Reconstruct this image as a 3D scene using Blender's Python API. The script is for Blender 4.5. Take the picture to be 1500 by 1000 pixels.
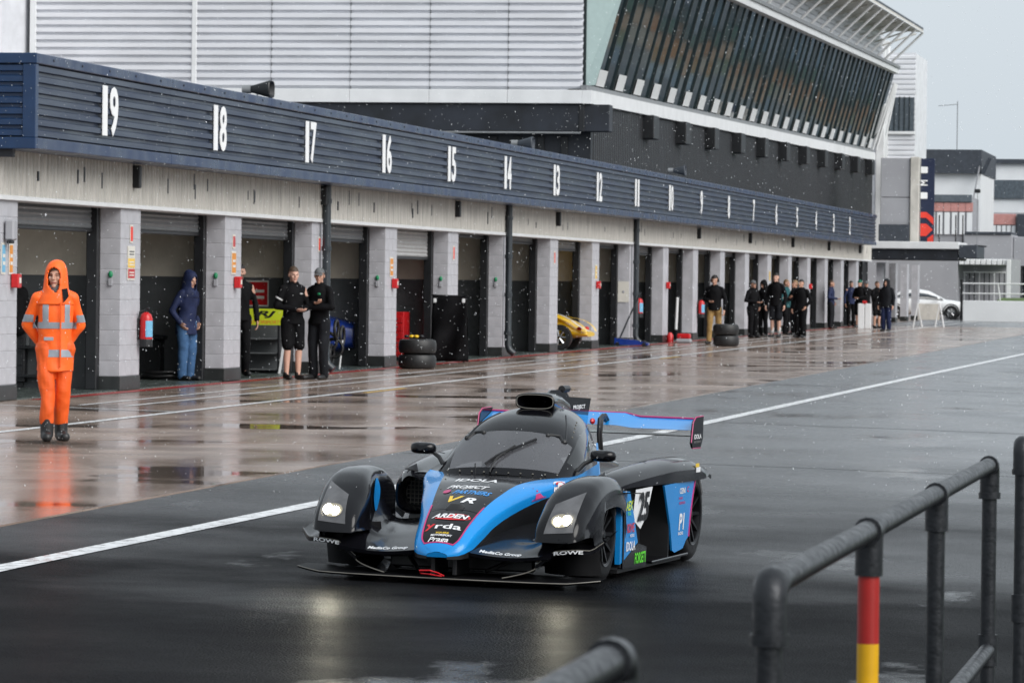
import bpy, bmesh, math, random
import numpy as np
from mathutils import Vector, Matrix
from mathutils.bvhtree import BVHTree
random.seed(7); rng = np.random.default_rng(7)
for o in list(bpy.data.objects): bpy.data.objects.remove(o)
SC = bpy.context.scene
COL = SC.collection

# ------------------------------------------------------------------ camera, sky, sun, exposure
FPX = 6500.0; CAM_H = 1.6; RHO = 0.012
_u0 = 1100*math.cos(RHO)-76*math.sin(RHO); _v0 = 76*math.cos(RHO)+1100*math.sin(RHO)
PHI = math.atan(_v0/FPX); YAW = math.atan(_u0/FPX*math.cos(PHI))
CM = Matrix.Rotation(YAW, 3, 'Z') @ Matrix.Rotation(math.pi/2-PHI, 3, 'X') @ Matrix.Rotation(RHO, 3, 'Z')
cd = bpy.data.cameras.new('camera'); cam = bpy.data.objects.new('camera', cd); COL.objects.link(cam)
cam.matrix_world = Matrix.Translation((0, 0, CAM_H)) @ CM.to_4x4()
cd.sensor_width = 36; cd.lens = FPX/1500*36; cd.clip_start = 0.1; cd.clip_end = 5000
cd.dof.use_dof = True; cd.dof.focus_distance = 24.6; cd.dof.aperture_fstop = 16.0
SC.camera = cam
W = bpy.data.worlds.new("World"); SC.world = W; W.use_nodes = True
nt = W.node_tree; bg = nt.nodes['Background']
sky = nt.nodes.new('ShaderNodeTexSky'); sky.sky_type = 'NISHITA'; sky.sun_disc = False
SUN_EL, SUN_AZ = 36, 124
sky.sun_elevation = math.radians(SUN_EL); sky.sun_rotation = math.radians(SUN_AZ)
sky.air_density = 1.0; sky.dust_density = 5.0; sky.ozone_density = 1.0
hsv = nt.nodes.new('ShaderNodeHueSaturation'); hsv.inputs['Saturation'].default_value = 0.12
mx = nt.nodes.new('ShaderNodeMix'); mx.data_type = 'RGBA'; mx.inputs[0].default_value = 0.75
mx.inputs[7].default_value = (4.75, 5.3, 5.75, 1)        # even cloud deck over the clear sky
nt.links.new(sky.outputs[0], hsv.inputs['Color']); nt.links.new(hsv.outputs[0], mx.inputs[6])
nt.links.new(mx.outputs[2], bg.inputs['Color']); bg.inputs['Strength'].default_value = 0.10
sd = bpy.data.lights.new('sun', 'SUN'); sd.energy = 1.5; sd.angle = math.radians(45); sd.color = (1, .97, .93)
sun = bpy.data.objects.new('sun', sd); COL.objects.link(sun)
_az = math.radians(SUN_AZ); _el = math.radians(SUN_EL)
_dir = Vector((math.sin(_az)*math.cos(_el), math.cos(_az)*math.cos(_el), math.sin(_el)))
sun.rotation_euler = _dir.to_track_quat('Z', 'Y').to_euler()
SC.view_settings.view_transform = 'Standard'; SC.view_settings.look = 'None'
SC.view_settings.exposure = 0.75; SC.view_settings.gamma = 1.0; SC.view_settings.use_curve_mapping = False
SC.render.engine = 'CYCLES'; SC.cycles.max_bounces = 6

def ray(px, py): return CM @ Vector(((px-750)/FPX, (500-py)/FPX, -1.0))
def hit(px, py, ax, val):
    d = ray(px, py); c = Vector((0, 0, CAM_H)); t = (val-c[ax])/d[ax]; return c+d*t
KF = 0.022                                               # crossfall of the lane
def gz(x): return 0.0 if x < -7.9 else -KF*(min(x, 0)+7.9)

# ------------------------------------------------------------------ mesh helpers
class MB:
    def __init__(s): s.v = []; s.f = []; s.m = []
    def add(s, vs, fs, m=0):
        b = len(s.v); s.v += [tuple(v) for v in vs]; s.f += [tuple(i+b for i in f) for f in fs]; s.m += [m]*len(fs); return s
    def box(s, a, b, m=0):
        x0, y0, z0 = [min(p, q) for p, q in zip(a, b)]; x1, y1, z1 = [max(p, q) for p, q in zip(a, b)]
        return s.add([(x0,y0,z0),(x1,y0,z0),(x1,y1,z0),(x0,y1,z0),(x0,y0,z1),(x1,y0,z1),(x1,y1,z1),(x0,y1,z1)],
              [(0,3,2,1),(4,5,6,7),(0,1,5,4),(1,2,6,5),(2,3,7,6),(3,0,4,7)], m)
    def cbox(s, a, b, c=.01, m=0):                       # box with chamfered edges
        x0, y0, z0 = [min(p, q) for p, q in zip(a, b)]; x1, y1, z1 = [max(p, q) for p, q in zip(a, b)]
        bm = bmesh.new(); bmesh.ops.create_cube(bm, size=1)
        for v in bm.verts: v.co = ((x0+x1)/2+v.co.x*(x1-x0), (y0+y1)/2+v.co.y*(y1-y0), (z0+z1)/2+v.co.z*(z1-z0))
        bmesh.ops.bevel(bm, geom=bm.edges[:], offset=c, segments=1, affect='EDGES')
        s.bm(bm, m); return s
    def bm(s, bm, m=0):
        bm.verts.index_update(); s.add([v.co[:] for v in bm.verts], [[v.index for v in f.verts] for f in bm.faces], m); bm.free(); return s
    def grid(s, P, m=0, closed=False, flip=False):
        n = len(P); k = len(P[0]); fs = []
        for i in range(n-1):
            for j in range(k if closed else k-1):
                q = (i*k+j, i*k+(j+1) % k, (i+1)*k+(j+1) % k, (i+1)*k+j)
                fs.append(q[::-1] if flip else q)
        return s.add([p for r in P for p in r], fs, m)
    def loft(s, P, m=0, cap=True):
        b = len(s.v); s.grid(P, m, True); k = len(P[0]); n = len(P)
        if cap:
            s.f += [tuple(b+j for j in range(k))[::-1], tuple(b+(n-1)*k+j for j in range(k))]; s.m += [m, m]
        return s
    def tube(s, path, r, n=10, m=0, cap=True):
        path = [Vector(p) for p in path]; R = r if hasattr(r, '__len__') else [r]*len(path); rings = []; prev = None
        for i, p in enumerate(path):
            t = (path[min(i+1, len(path)-1)]-path[max(i-1, 0)]).normalized()
            if prev is None: u = t.orthogonal().normalized()
            else: u = (prev-t*prev.dot(t)).normalized()
            prev = u; w = t.cross(u)
            rings.append([tuple(p+(u*math.cos(a)+w*math.sin(a))*R[i]) for a in [2*math.pi*j/n for j in range(n)]])
        return s.loft(rings, m, cap)
    def prism(s, poly, d, m=0):                          # poly: list of 3D points, d: extrusion vector
        n = len(poly); d = Vector(d); a = [tuple(p) for p in poly]; b2 = [tuple(Vector(p)+d) for p in poly]
        return s.add(a+b2, [tuple(range(n))[::-1], tuple(range(n, 2*n))]+[(i, (i+1) % n, n+(i+1) % n, n+i) for i in range(n)], m)
    def lathe(s, prof, c=(0,0,0), axis='z', n=24, m=0):  # prof (r,h)
        P = []
        for r, h in prof:
            row = []
            for j in range(n):
                a = 2*math.pi*j/n; x, y = r*math.cos(a), r*math.sin(a)
                q = (x, y, h) if axis == 'z' else ((h, x, y) if axis == 'x' else (x, h, y))
                row.append((q[0]+c[0], q[1]+c[1], q[2]+c[2]))
            P.append(row)
        return s.grid(P, m, True)
    def ell(s, c, r, n=12, m=0):
        P = []
        for i in range(n//2+1):
            t = math.pi*i/(n//2)
            P.append([(c[0]+r[0]*math.sin(t)*math.cos(2*math.pi*j/n), c[1]+r[1]*math.sin(t)*math.sin(2*math.pi*j/n), c[2]-r[2]*math.cos(t)) for j in range(n)])
        return s.grid(P, m, True)
    def mesh(s, name, mats, smooth=False):
        me = bpy.data.meshes.new(name); me.from_pydata(s.v, [], s.f)
        for m in (mats if isinstance(mats, (list, tuple)) else [mats]): me.materials.append(m)
        me.polygons.foreach_set('material_index', s.m)
        bm = bmesh.new(); bm.from_mesh(me); bmesh.ops.remove_doubles(bm, verts=bm.verts, dist=1e-6)
        bmesh.ops.recalc_face_normals(bm, faces=bm.faces); bm.to_mesh(me); bm.free()
        if smooth:
            me.polygons.foreach_set('use_smooth', [True]*len(me.polygons))
            if smooth != 'all': me.set_sharp_from_angle(angle=math.radians(smooth if smooth is not True else 40))
        return me
    def build(s, name, mats, parent=None, smooth=False):
        return link(name, s.mesh(name, mats, smooth), parent)
def link(name, me, parent=None):
    o = bpy.data.objects.new(name, me); COL.objects.link(o); o.parent = parent; return o
def tag(o, label, cat, group=None):
    o['label'] = label; o['category'] = cat
    if group: o['group'] = group
    return o
def thing(name, label, cat, loc=(0,0,0), rz=0, group=None):
    o = bpy.data.objects.new(name, None); o.empty_display_size = .2; COL.objects.link(o)
    o.location = loc; o.rotation_euler = (0, 0, rz); return tag(o, label, cat, group)
def struct(o): o['kind'] = 'structure'; return o
def cr(xs, ys):                                          # smooth (monotone) interpolation
    xs = np.array(xs, float); ys = np.array(ys, float); d = np.diff(ys)/np.diff(xs); m = np.zeros(len(xs))
    m[1:-1] = np.where(d[1:]*d[:-1] > 0, 2*d[1:]*d[:-1]/(d[1:]+d[:-1]+1e-12), 0); m[0] = d[0]; m[-1] = d[-1]
    def f(x):
        x = min(max(x, xs[0]), xs[-1]); i = min(max(int(np.searchsorted(xs, x)-1), 0), len(xs)-2); h = xs[i+1]-xs[i]; t = (x-xs[i])/h
        return float((2*t**3-3*t*t+1)*ys[i]+(t**3-2*t*t+t)*h*m[i]+(-2*t**3+3*t*t)*ys[i+1]+(t**3-t*t)*h*m[i+1])
    return f
def lerp(a, b, t): return a+(b-a)*t
_tc = {}
def text_shape(txt, h=1.0, w=None, bold=0.0, shear=0.0):
    """flat text as (verts2d, faces), cap height h, centred; w forces the width"""
    key = (txt, bold, shear)
    if key not in _tc:
        c = bpy.data.curves.new('t', 'FONT'); c.body = txt; c.size = 1; c.offset = bold; c.shear = shear; c.resolution_u = 3
        o = bpy.data.objects.new('t', c); COL.objects.link(o); bpy.context.view_layer.update()
        me = bpy.data.meshes.new_from_object(o.evaluated_get(bpy.context.evaluated_depsgraph_get()))
        vs = np.array([v.co[:2] for v in me.vertices]); fs = [tuple(p.vertices) for p in me.polygons]
        bpy.data.objects.remove(o); bpy.data.curves.remove(c); bpy.data.meshes.remove(me); _tc[key] = (vs, fs)
    vs, fs = _tc[key]; lo = vs.min(0); hi = vs.max(0); q = (vs-(lo+hi)/2)
    sc = h/(hi[1]-lo[1]); sx = sc if w is None else w/(hi[0]-lo[0])
    return q*np.array([sx, sc]), fs

# ------------------------------------------------------------------ materials
def pbr(name, col, rough=.5, metal=0., var=.12, scale=6., bump=0., bscale=40., spec=.5, coat=0., ior=None, stretch=None, alpha=None, col2=None, wet=0):
    m = bpy.data.materials.new(name); m.use_nodes = True; N = m.node_tree.nodes; L = m.node_tree.links; b = N['Principled BSDF']
    tc = N.new('ShaderNodeTexCoord'); mp = N.new('ShaderNodeMapping'); L.new(tc.outputs['Object'], mp.inputs[0])
    if stretch: mp.inputs['Scale'].default_value = stretch
    n = N.new('ShaderNodeTexNoise'); n.inputs['Scale'].default_value = scale; n.inputs['Detail'].default_value = 6; L.new(mp.outputs[0], n.inputs[0])
    r = N.new('ShaderNodeValToRGB'); c = Vector(col)
    r.color_ramp.elements[0].position = .3; r.color_ramp.elements[1].position = .7
    r.color_ramp.elements[0].color = (*(c*(1-var)), 1); r.color_ramp.elements[1].color = (*((Vector(col2) if col2 else c*(1+var))), 1)
    L.new(n.outputs[0], r.inputs[0]); L.new(r.outputs[0], b.inputs['Base Color'])
    b.inputs['Roughness'].default_value = rough; b.inputs['Metallic'].default_value = metal
    b.inputs['Specular IOR Level'].default_value = spec; b.inputs['Coat Weight'].default_value = coat; b.inputs['Coat Roughness'].default_value = .06
    if ior: b.inputs['IOR'].default_value = ior
    if alpha is not None: b.inputs['Alpha'].default_value = alpha
    if wet:
        mr = N.new('ShaderNodeMapRange'); mr.inputs[3].default_value = max(.03, rough-wet); mr.inputs[4].default_value = rough+wet
        mr.inputs[1].default_value = .35; mr.inputs[2].default_value = .65; L.new(n.outputs[0], mr.inputs[0]); L.new(mr.outputs[0], b.inputs['Roughness'])
    if bump:
        n2 = N.new('ShaderNodeTexNoise'); n2.inputs['Scale'].default_value = bscale; n2.inputs['Detail'].default_value = 4; L.new(mp.outputs[0], n2.inputs[0])
        bp = N.new('ShaderNodeBump'); bp.inputs['Strength'].default_value = bump; bp.inputs['Distance'].default_value = .02
        L.new(n2.outputs[0], bp.inputs['Height']); L.new(bp.outputs[0], b.inputs['Normal'])
    return m
def emit(name, col, s):
    m = bpy.data.materials.new(name); m.use_nodes = True; b = m.node_tree.nodes['Principled BSDF']
    b.inputs['Base Color'].default_value = (*col, 1); b.inputs['Emission Color'].default_value = (*col, 1); b.inputs['Emission Strength'].default_value = s; return m
def droplets(m, scale=90., strength=.35):                # rain beads standing on paint or glass
    N = m.node_tree.nodes; L = m.node_tree.links; b = N['Principled BSDF']
    tc = N.new('ShaderNodeTexCoord'); v = N.new('ShaderNodeTexVoronoi'); v.inputs['Scale'].default_value = scale; L.new(tc.outputs['Object'], v.inputs[0])
    n = N.new('ShaderNodeTexNoise'); n.inputs['Scale'].default_value = scale*.35; L.new(tc.outputs['Object'], n.inputs[0])
    mr = N.new('ShaderNodeMapRange'); mr.inputs[1].default_value = .0; mr.inputs[2].default_value = .28; mr.inputs[3].default_value = 1; mr.inputs[4].default_value = 0
    L.new(v.outputs['Distance'], mr.inputs[0])
    gt = N.new('ShaderNodeMapRange'); gt.inputs[1].default_value = .5; gt.inputs[2].default_value = .6; L.new(n.outputs[0], gt.inputs[0])
    mu = N.new('ShaderNodeMath'); mu.operation = 'MULTIPLY'; L.new(mr.outputs[0], mu.inputs[0]); L.new(gt.outputs[0], mu.inputs[1])
    bp = N.new('ShaderNodeBump'); bp.inputs['Strength'].default_value = strength; bp.inputs['Distance'].default_value = .004
    L.new(mu.outputs[0], bp.inputs['Height']); L.new(bp.outputs[0], b.inputs['Normal']); L.new(bp.outputs[0], b.inputs['Coat Normal'])
    return m

def ground_mat(name, c1, c2, r_lo, r_hi, pud_lo, pud_hi, ps, bump, bscale, stripes, near_dim=None):
    """wet paving: mottled stone, damp film of varying gloss, standing puddles"""
    m = bpy.data.materials.new(name); m.use_nodes = True; N = m.node_tree.nodes; L = m.node_tree.links; b = N['Principled BSDF']
    geo = N.new('ShaderNodeNewGeometry')
    def noise(scale, detail=5, st=(1,1,1), rough=.55):
        mp = N.new('ShaderNodeMapping'); mp.inputs['Scale'].default_value = st; L.new(geo.outputs['Position'], mp.inputs[0])
        n = N.new('ShaderNodeTexNoise'); n.inputs['Scale'].default_value = scale; n.inputs['Detail'].default_value = detail; n.inputs['Roughness'].default_value = rough
        L.new(mp.outputs[0], n.inputs[0]); return n.outputs[0]
    def rng_(src, a, b2, c, d):
        r = N.new('ShaderNodeMapRange'); r.inputs[1].default_value = a; r.inputs[2].default_value = b2; r.inputs[3].default_value = c; r.inputs[4].default_value = d
        L.new(src, r.inputs[0]); return r.outputs[0]
    def mixc(f, a, b2):
        x = N.new('ShaderNodeMix'); x.data_type = 'RGBA'; L.new(f, x.inputs[0])
        for i, c in ((6, a), (7, b2)):
            if isinstance(c, tuple): x.inputs[i].default_value = (*c, 1)
            else: L.new(c, x.inputs[i])
        return x.outputs[2]
    base = mixc(rng_(noise(.9, 8), .35, .65, 0, 1), c1, c2)
    fine = noise(90, 3)
    dark = mixc(rng_(fine, .35, .6, 0, 1), tuple(v*.72 for v in c1), base)
    st = noise(.35, 6, stripes)
    col = mixc(rng_(st, .53, .66, 0, .75), dark, tuple(v*.5 for v in c1))
    pud = rng_(noise(ps, 6, (1, .9, 1), .5), pud_lo, pud_hi, 0, 1)
    col = mixc(pud, col, tuple(v*.45 for v in c1))
    L.new(col, b.inputs['Base Color'])
    damp = rng_(noise(.55, 6, (1, .6, 1)), .32, .68, r_lo, r_hi)
    x = N.new('ShaderNodeMix'); L.new(pud, x.inputs[0]); L.new(damp, x.inputs[2]); x.inputs[3].default_value = .035
    L.new(x.outputs[0], b.inputs['Roughness'])
    bp = N.new('ShaderNodeBump'); bp.inputs['Distance'].default_value = .006
    s = rng_(pud, 0, 1, bump, bump*.04); L.new(s, bp.inputs['Strength'])
    L.new(noise(bscale, 4), bp.inputs['Height']); L.new(bp.outputs[0], b.inputs['Normal'])
    b.inputs['IOR'].default_value = 1.33
    if near_dim:                                             # coarser near end of the lane, with foreground dimming put into colour and gloss
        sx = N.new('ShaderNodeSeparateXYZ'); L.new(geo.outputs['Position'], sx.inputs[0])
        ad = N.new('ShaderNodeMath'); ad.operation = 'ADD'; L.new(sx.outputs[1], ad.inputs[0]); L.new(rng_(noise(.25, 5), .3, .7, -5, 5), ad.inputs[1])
        f = rng_(ad.outputs[0], near_dim[0], near_dim[1], 0, 1)
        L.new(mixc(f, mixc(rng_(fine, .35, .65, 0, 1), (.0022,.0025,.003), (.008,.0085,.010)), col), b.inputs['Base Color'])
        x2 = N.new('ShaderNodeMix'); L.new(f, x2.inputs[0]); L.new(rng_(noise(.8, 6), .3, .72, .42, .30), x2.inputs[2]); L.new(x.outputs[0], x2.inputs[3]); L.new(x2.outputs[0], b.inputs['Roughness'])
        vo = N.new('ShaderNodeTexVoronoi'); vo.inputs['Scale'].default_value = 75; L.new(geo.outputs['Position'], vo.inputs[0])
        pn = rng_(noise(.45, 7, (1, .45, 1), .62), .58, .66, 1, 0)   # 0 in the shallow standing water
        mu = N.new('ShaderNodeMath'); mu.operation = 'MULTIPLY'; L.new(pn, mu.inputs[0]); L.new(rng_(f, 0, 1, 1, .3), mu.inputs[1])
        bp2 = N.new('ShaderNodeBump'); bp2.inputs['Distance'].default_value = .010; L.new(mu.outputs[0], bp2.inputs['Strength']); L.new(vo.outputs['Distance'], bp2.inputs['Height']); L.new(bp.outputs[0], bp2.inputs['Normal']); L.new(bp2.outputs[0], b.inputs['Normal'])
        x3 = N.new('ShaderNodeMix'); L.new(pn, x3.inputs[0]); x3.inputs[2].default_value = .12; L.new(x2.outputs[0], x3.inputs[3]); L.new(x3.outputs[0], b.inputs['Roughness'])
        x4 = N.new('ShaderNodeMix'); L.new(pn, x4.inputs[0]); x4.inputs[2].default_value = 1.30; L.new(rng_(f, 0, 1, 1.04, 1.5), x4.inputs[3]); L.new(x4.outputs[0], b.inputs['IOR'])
    return m

M = {}
M['asphalt'] = ground_mat('wet_asphalt', (.055,.057,.061), (.095,.097,.102), .10, .30, .66, .70, .55, .22, 55, (1, .12, 1), near_dim=(23, 46))
M['concrete'] = ground_mat('wet_concrete', (.32,.235,.19), (.45,.36,.305), .06, .28, .57, .64, .42, .18, 30, (.18, 1.6, 1))
M['white_line'] = pbr('white_line', (.62,.63,.64), .35, var=.25, scale=14, wet=.15)
M['yellow_line'] = pbr('yellow_line', (.6,.36,.04), .4, var=.3, scale=10)
M['red_line'] = pbr('red_line', (.35,.02,.02), .35, var=.4, scale=5)
M['block'] = pbr('painted_block', (.43,.43,.46), .55, var=.13, scale=3.2, bump=.12, bscale=60)
M['kick'] = pbr('black_kick', (.02,.022,.022), .4, var=.3)
M['mortar'] = pbr('mortar', (.37,.37,.395), .8)
M['navy'] = pbr('navy_steel', (.027,.040,.072), .38, var=.14, scale=1.6, stretch=(1,.3,3), wet=.1)
M['navy_flash'] = pbr('navy_flashing', (.015,.032,.082), .33, var=.15, scale=2, wet=.1)
M['navy_end'] = pbr('navy_end', (.008,.03,.085), .35, var=.1)
M['header'] = pbr('weathered_header', (.52,.50,.46), .6, var=.20, scale=3.0, stretch=(1,2.5,.5))
M['white_trim'] = pbr('white_trim', (.72,.73,.74), .45, var=.06, scale=2)
M['cladding'] = pbr('white_cladding', (.69,.70,.735), .42, var=.10, scale=1.2, stretch=(.4,1,2))
M['number'] = pbr('white_number', (.82,.83,.84), .45, var=.03)
M['black'] = pbr('black_metal', (.008,.009,.011), .45, var=.3)
M['blackwall'] = pbr('black_cladding', (.011,.012,.015), .5, var=.4, scale=2, stretch=(1,1.5,.2))
M['soffit'] = pbr('dark_soffit', (.012,.015,.022), .5, var=.5, scale=1.5)
M['cream'] = pbr('cream_paint', (.66,.60,.50), .7, var=.05)
M['greypaint'] = pbr('grey_paint', (.085,.092,.097), .6, var=.08)
M['floor'] = pbr('garage_floor', (.06,.075,.07), .3, var=.3, wet=.15)
M['shutter'] = pbr('shutter', (.20,.21,.22), .45, var=.1)
M['shutter_lt'] = pbr('shutter_light', (.42,.42,.42), .5, var=.08)
M['pipe'] = pbr('dark_pipe', (.022,.028,.034), .35, var=.2)
M['galv'] = pbr('galvanised', (.02,.022,.026), .42, .5, var=.18, scale=45, bump=.08, bscale=90, wet=.12)
M['red_paint'] = pbr('red_paint', (.30,.01,.008), .4, var=.2, scale=9)
M['yellow_paint'] = pbr('yellow_paint', (.62,.33,.0), .4, var=.15, scale=9)
M['glass'] = pbr('facade_glass', (.010,.024,.03), .05, var=.3, scale=.6, ior=1.33)
M['endglass'] = pbr('pale_glass', (.36,.46,.45), .12, var=.04, ior=1.5)
M['mullion'] = pbr('mullion', (.012,.02,.022), .4, var=.2)
M['winglass'] = pbr('window_glass', (.10,.12,.14), .06, var=.2, ior=1.7)
M['roofdark'] = pbr('roof_dark', (.04,.048,.062), .5, var=.2)
M['fargrey'] = pbr('far_grey', (.33,.335,.36), .6, var=.06, scale=1)
M['farwhite'] = pbr('far_white', (.72,.74,.76), .6, var=.04, scale=1)
M['farred'] = pbr('far_red', (.50,.24,.22), .6, var=.12)  # red made paler, distance haze is put into the colour
M['banner'] = pbr('banner_navy', (.012,.02,.055), .5, var=.1)
M['banner_red'] = pbr('banner_red', (.75,.05,.03), .5, var=.05)
M['grass'] = pbr('grass', (.07,.12,.02), .8, var=.4, scale=3)
M['rubber'] = pbr('rubber', (.012,.012,.013), .5, var=.3, scale=20)
M['white'] = pbr('white_paint', (.75,.76,.77), .3, var=.03)
M['red'] = pbr('red_gloss', (.5,.012,.015), .3, var=.1)
M['blue'] = pbr('blue_gloss', (.012,.04,.25), .25, var=.15, coat=.5)
M['yellow'] = pbr('yellow_gloss', (.85,.52,.006), .3, var=.02, coat=.3)
M['silver'] = pbr('silver', (.45,.46,.48), .25, .9, var=.1)
M['lime'] = pbr('lime', (.52,.62,.02), .5, var=.05)
M['green'] = pbr('green', (.01,.22,.09), .5, var=.1)
M['ltblue'] = pbr('light_blue', (.15,.40,.60), .5, var=.05)
M['orange_sign'] = pbr('orange_sign', (.65,.25,.03), .5)
M['paper'] = pbr('sign_white', (.66,.64,.58), .5, var=.05)

# ------------------------------------------------------------------ ground
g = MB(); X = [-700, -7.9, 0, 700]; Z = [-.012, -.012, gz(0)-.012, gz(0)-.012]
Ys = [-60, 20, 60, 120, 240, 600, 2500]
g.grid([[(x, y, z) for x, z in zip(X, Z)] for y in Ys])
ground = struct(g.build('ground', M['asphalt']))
# concrete apron, cast in bays
apron = struct(thing('pit_apron', 'x', 'x')); del apron['label']; del apron['category']
bay = 6.3; xs = [-15.62, -11.75, -7.92]
for i in range(27):
    for j in range(2):
        y0 = 24.2+bay*i-20.; y1 = y0+bay
        e0 = 0.0
        o = MB().box((xs[j]+.012, y0+.012, -.05), (xs[j+1]-.012, y1-.012, .0+random.uniform(-.0015, .0015))).build('slab', M['concrete'], apron)
sh = MB().box((-60, 4, -.055), (-15.632, 260, -.004)).build('hardstanding', M['concrete']); struct(sh)
def strip(name, pts, w, mat, lift=.004):
    m = MB(); P = []
    for i, p in enumerate(pts):
        a = Vector(pts[max(i-1, 0)]); b = Vector(pts[min(i+1, len(pts)-1)]); t = (b-a).normalized(); n = Vector((-t.y, t.x))
        l = Vector(p)+n*w/2; r = Vector(p)-n*w/2
        P.append([(q.x, q.y, gz(q.x)+lift-(.012 if q.x > -7.9 else 0)) for q in (l, r)])
    m.grid(P); return m
ln = thing('lane_markings', 'x', 'x'); del ln['label']; del ln['category']; struct(ln)
strip('', [(-6.92, 8), (-6.9, 24), (-6.75, 32), (-6.45, 50), (-6.15, 80), (-5.65, 120), (-4.6, 170), (-3, 230)], .16, 0).build('lane_line', M['white_line'], ln)
strip('', [(-12.62, 20), (-12.62, 200)], .13, 0).build('working_lane_line', M['white_line'], ln)
strip('', [(-13.75, 53), (-13.75, 200)], .09, 0).build('thin_line', M['white_line'], ln)
strip('', [(-14.35, 53), (-14.35, 200)], .09, 0).build('thin_line', M['white_line'], ln)
strip('', [(-15.3, 52.6), (-12.7, 51.1)], .09, 0).build('cross_line', M['white_line'], ln)
strip('', [(-12.4, 61), (-12.4, 64)], .1, 0).build('yellow_dash', M['yellow_line'], ln)
strip('', [(-12.4, 92), (-12.4, 95)], .1, 0).build('yellow_dash', M['yellow_line'], ln)
for yy_, w2 in ((40.5, .05), (52, .07), (71, .1)): strip('', [(-7.85, yy_), (-4, yy_+.3), (-.1, yy_+.2)], w2, 0, .003).build('tar_seam', M['kick'], ln)
strip('', [(-15.45, 55.0), (-15.45, 178)], .22, 0).build('red_line', M['red_line'], ln)

# ------------------------------------------------------------------ garages
PIT = 6.3; Y0 = 54.87; XW = -15.7; XF = -15.2; NB = 20; CW = 1.1
ZT = 2.54; FB = 3.17; FT = 4.365
G = thing('pit_garage_building', 'long row of numbered pit garages with navy ribbed fascia', 'building')
def coly(k): return Y0+PIT*k                              # right edge of column k
blk = {}
def block_mesh(w, h, d):
    key = (round(w, 3), round(h, 3))
    if key not in blk: blk[key] = MB().cbox((-d, -w, 0), (0, 0, h), .006).mesh('block', M['block'])
    return blk[key]
NC = 12; CH = (ZT-.2)/11
for k in range(0, 25):
    yr = coly(k); yl = yr-CW
    if k >= 20 and k < 21: continue
    top = ZT
    c = MB().box((XW-.296, yl+.006, .2), (XW-.004, yr-.006, top)).build('column', M['mortar'] if k < 9 else M['block'], G)
    kk = MB().cbox((XW-.31, yl-.01, .0), (XW+.012, yr+.01, .2), .008).build('kick_block', M['kick'], c)
    if k < 9:
        for r in range(11):
            z = .2+CH*r; cut = .44 if r % 2 else .72
            for (a, b) in ((0, cut), (cut, CW)):
                o = link('block', block_mesh(b-a-.006, CH-.006, .3), c)
                o.location = (XW, yr-a-.003, z+.003)
# the fascia
def rib_profile(z0, z1, n, d):
    p = (z1-z0)/n; out = []
    for i in range(n):
        z = z0+p*i; out += [(0, z), (0, z+.18*p), (d, z+.28*p), (d, z+.78*p), (0, z+.9*p)]
    return out+[(0, z1)]
prof = rib_profile(FB+.13, FT-.12, 7, .05)
YF0 = 53.7
edges = [YF0]+[coly(k)-.55 for k in range(1, 20)]+[coly(19)+1.2]
for a, b in zip(edges[:-1], edges[1:]):
    MB().grid([[(XF+x, a+.006, z) for x, z in prof], [(XF+x, b-.006, z) for x, z in prof]]).build('fascia_panel', M['navy'], G, smooth=20)
    MB().cbox((XF-.4, a+.002, FT-.13), (XF+.085, b-.002, FT), .01).build('top_flashing', M['navy_flash'], G)
    MB().cbox((XF-.45, a+.002, FB), (XF+.075, b-.002, FB+.14), .01).build('bottom_flashing', M['navy_flash'], G)
    for q in range(5):
        yy = lerp(a, b, (q+.5)/5)
        MB().cbox((XF+.084, yy-.015, FT-.075), (XF+.094, yy+.015, FT-.045), .003).build('rivet', M['black'], G)
# end return of the fascia, facing up the lane
e = MB().grid([[(x, YF0-.01-d, z) for d, z in prof] for x in (-24, XF-.02)]).build('end_panel', M['navy_end'], G, smooth=20)
MB().cbox((-24, YF0-.09, FT-.13), (XF+.086, YF0+.001, FT+.002), .01).build('end_flashing', M['navy_end'], G)
MB().cbox((-24, YF0-.08, FB-.001), (XF+.076, YF0+.001, FB+.142), .01).build('end_flashing', M['navy_end'], G)
MB().cbox((XF-.10, YF0-.075, FB+.142), (XF+.07, YF0+.06, FT-.131), .008).build('corner_post', M['navy_end'], G)
MB().box((-24, YF0+.02, FB-.1), (-15.45, YF0+.14, FT-.1)).build('end_wall', M['soffit'], G)
MB().box((-24, YF0+.1, FB+.02), (XF-.42, edges[-1], FB+.06)).build('soffit', M['soffit'], G)
MB().box((-30, YF0+.1, FT-.16), (XF-.3, edges[-1], FT-.06)).build('roof', M['roofdark'], G)
MB().box((-25, YF0+.1, 0), (-24.8, 300, 4.2)).build('back_wall', M['greypaint'], G)
MB().box((-24.9, YF0+.3, 2.98), (XW-.36, 182, 3.06)).build('ceiling', M['white_trim'], G)
MB().box((-24.9, YF0-.5, -.002), (XW-.02, 182, .012)).build('garage_floor', M['floor'], G)
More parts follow.
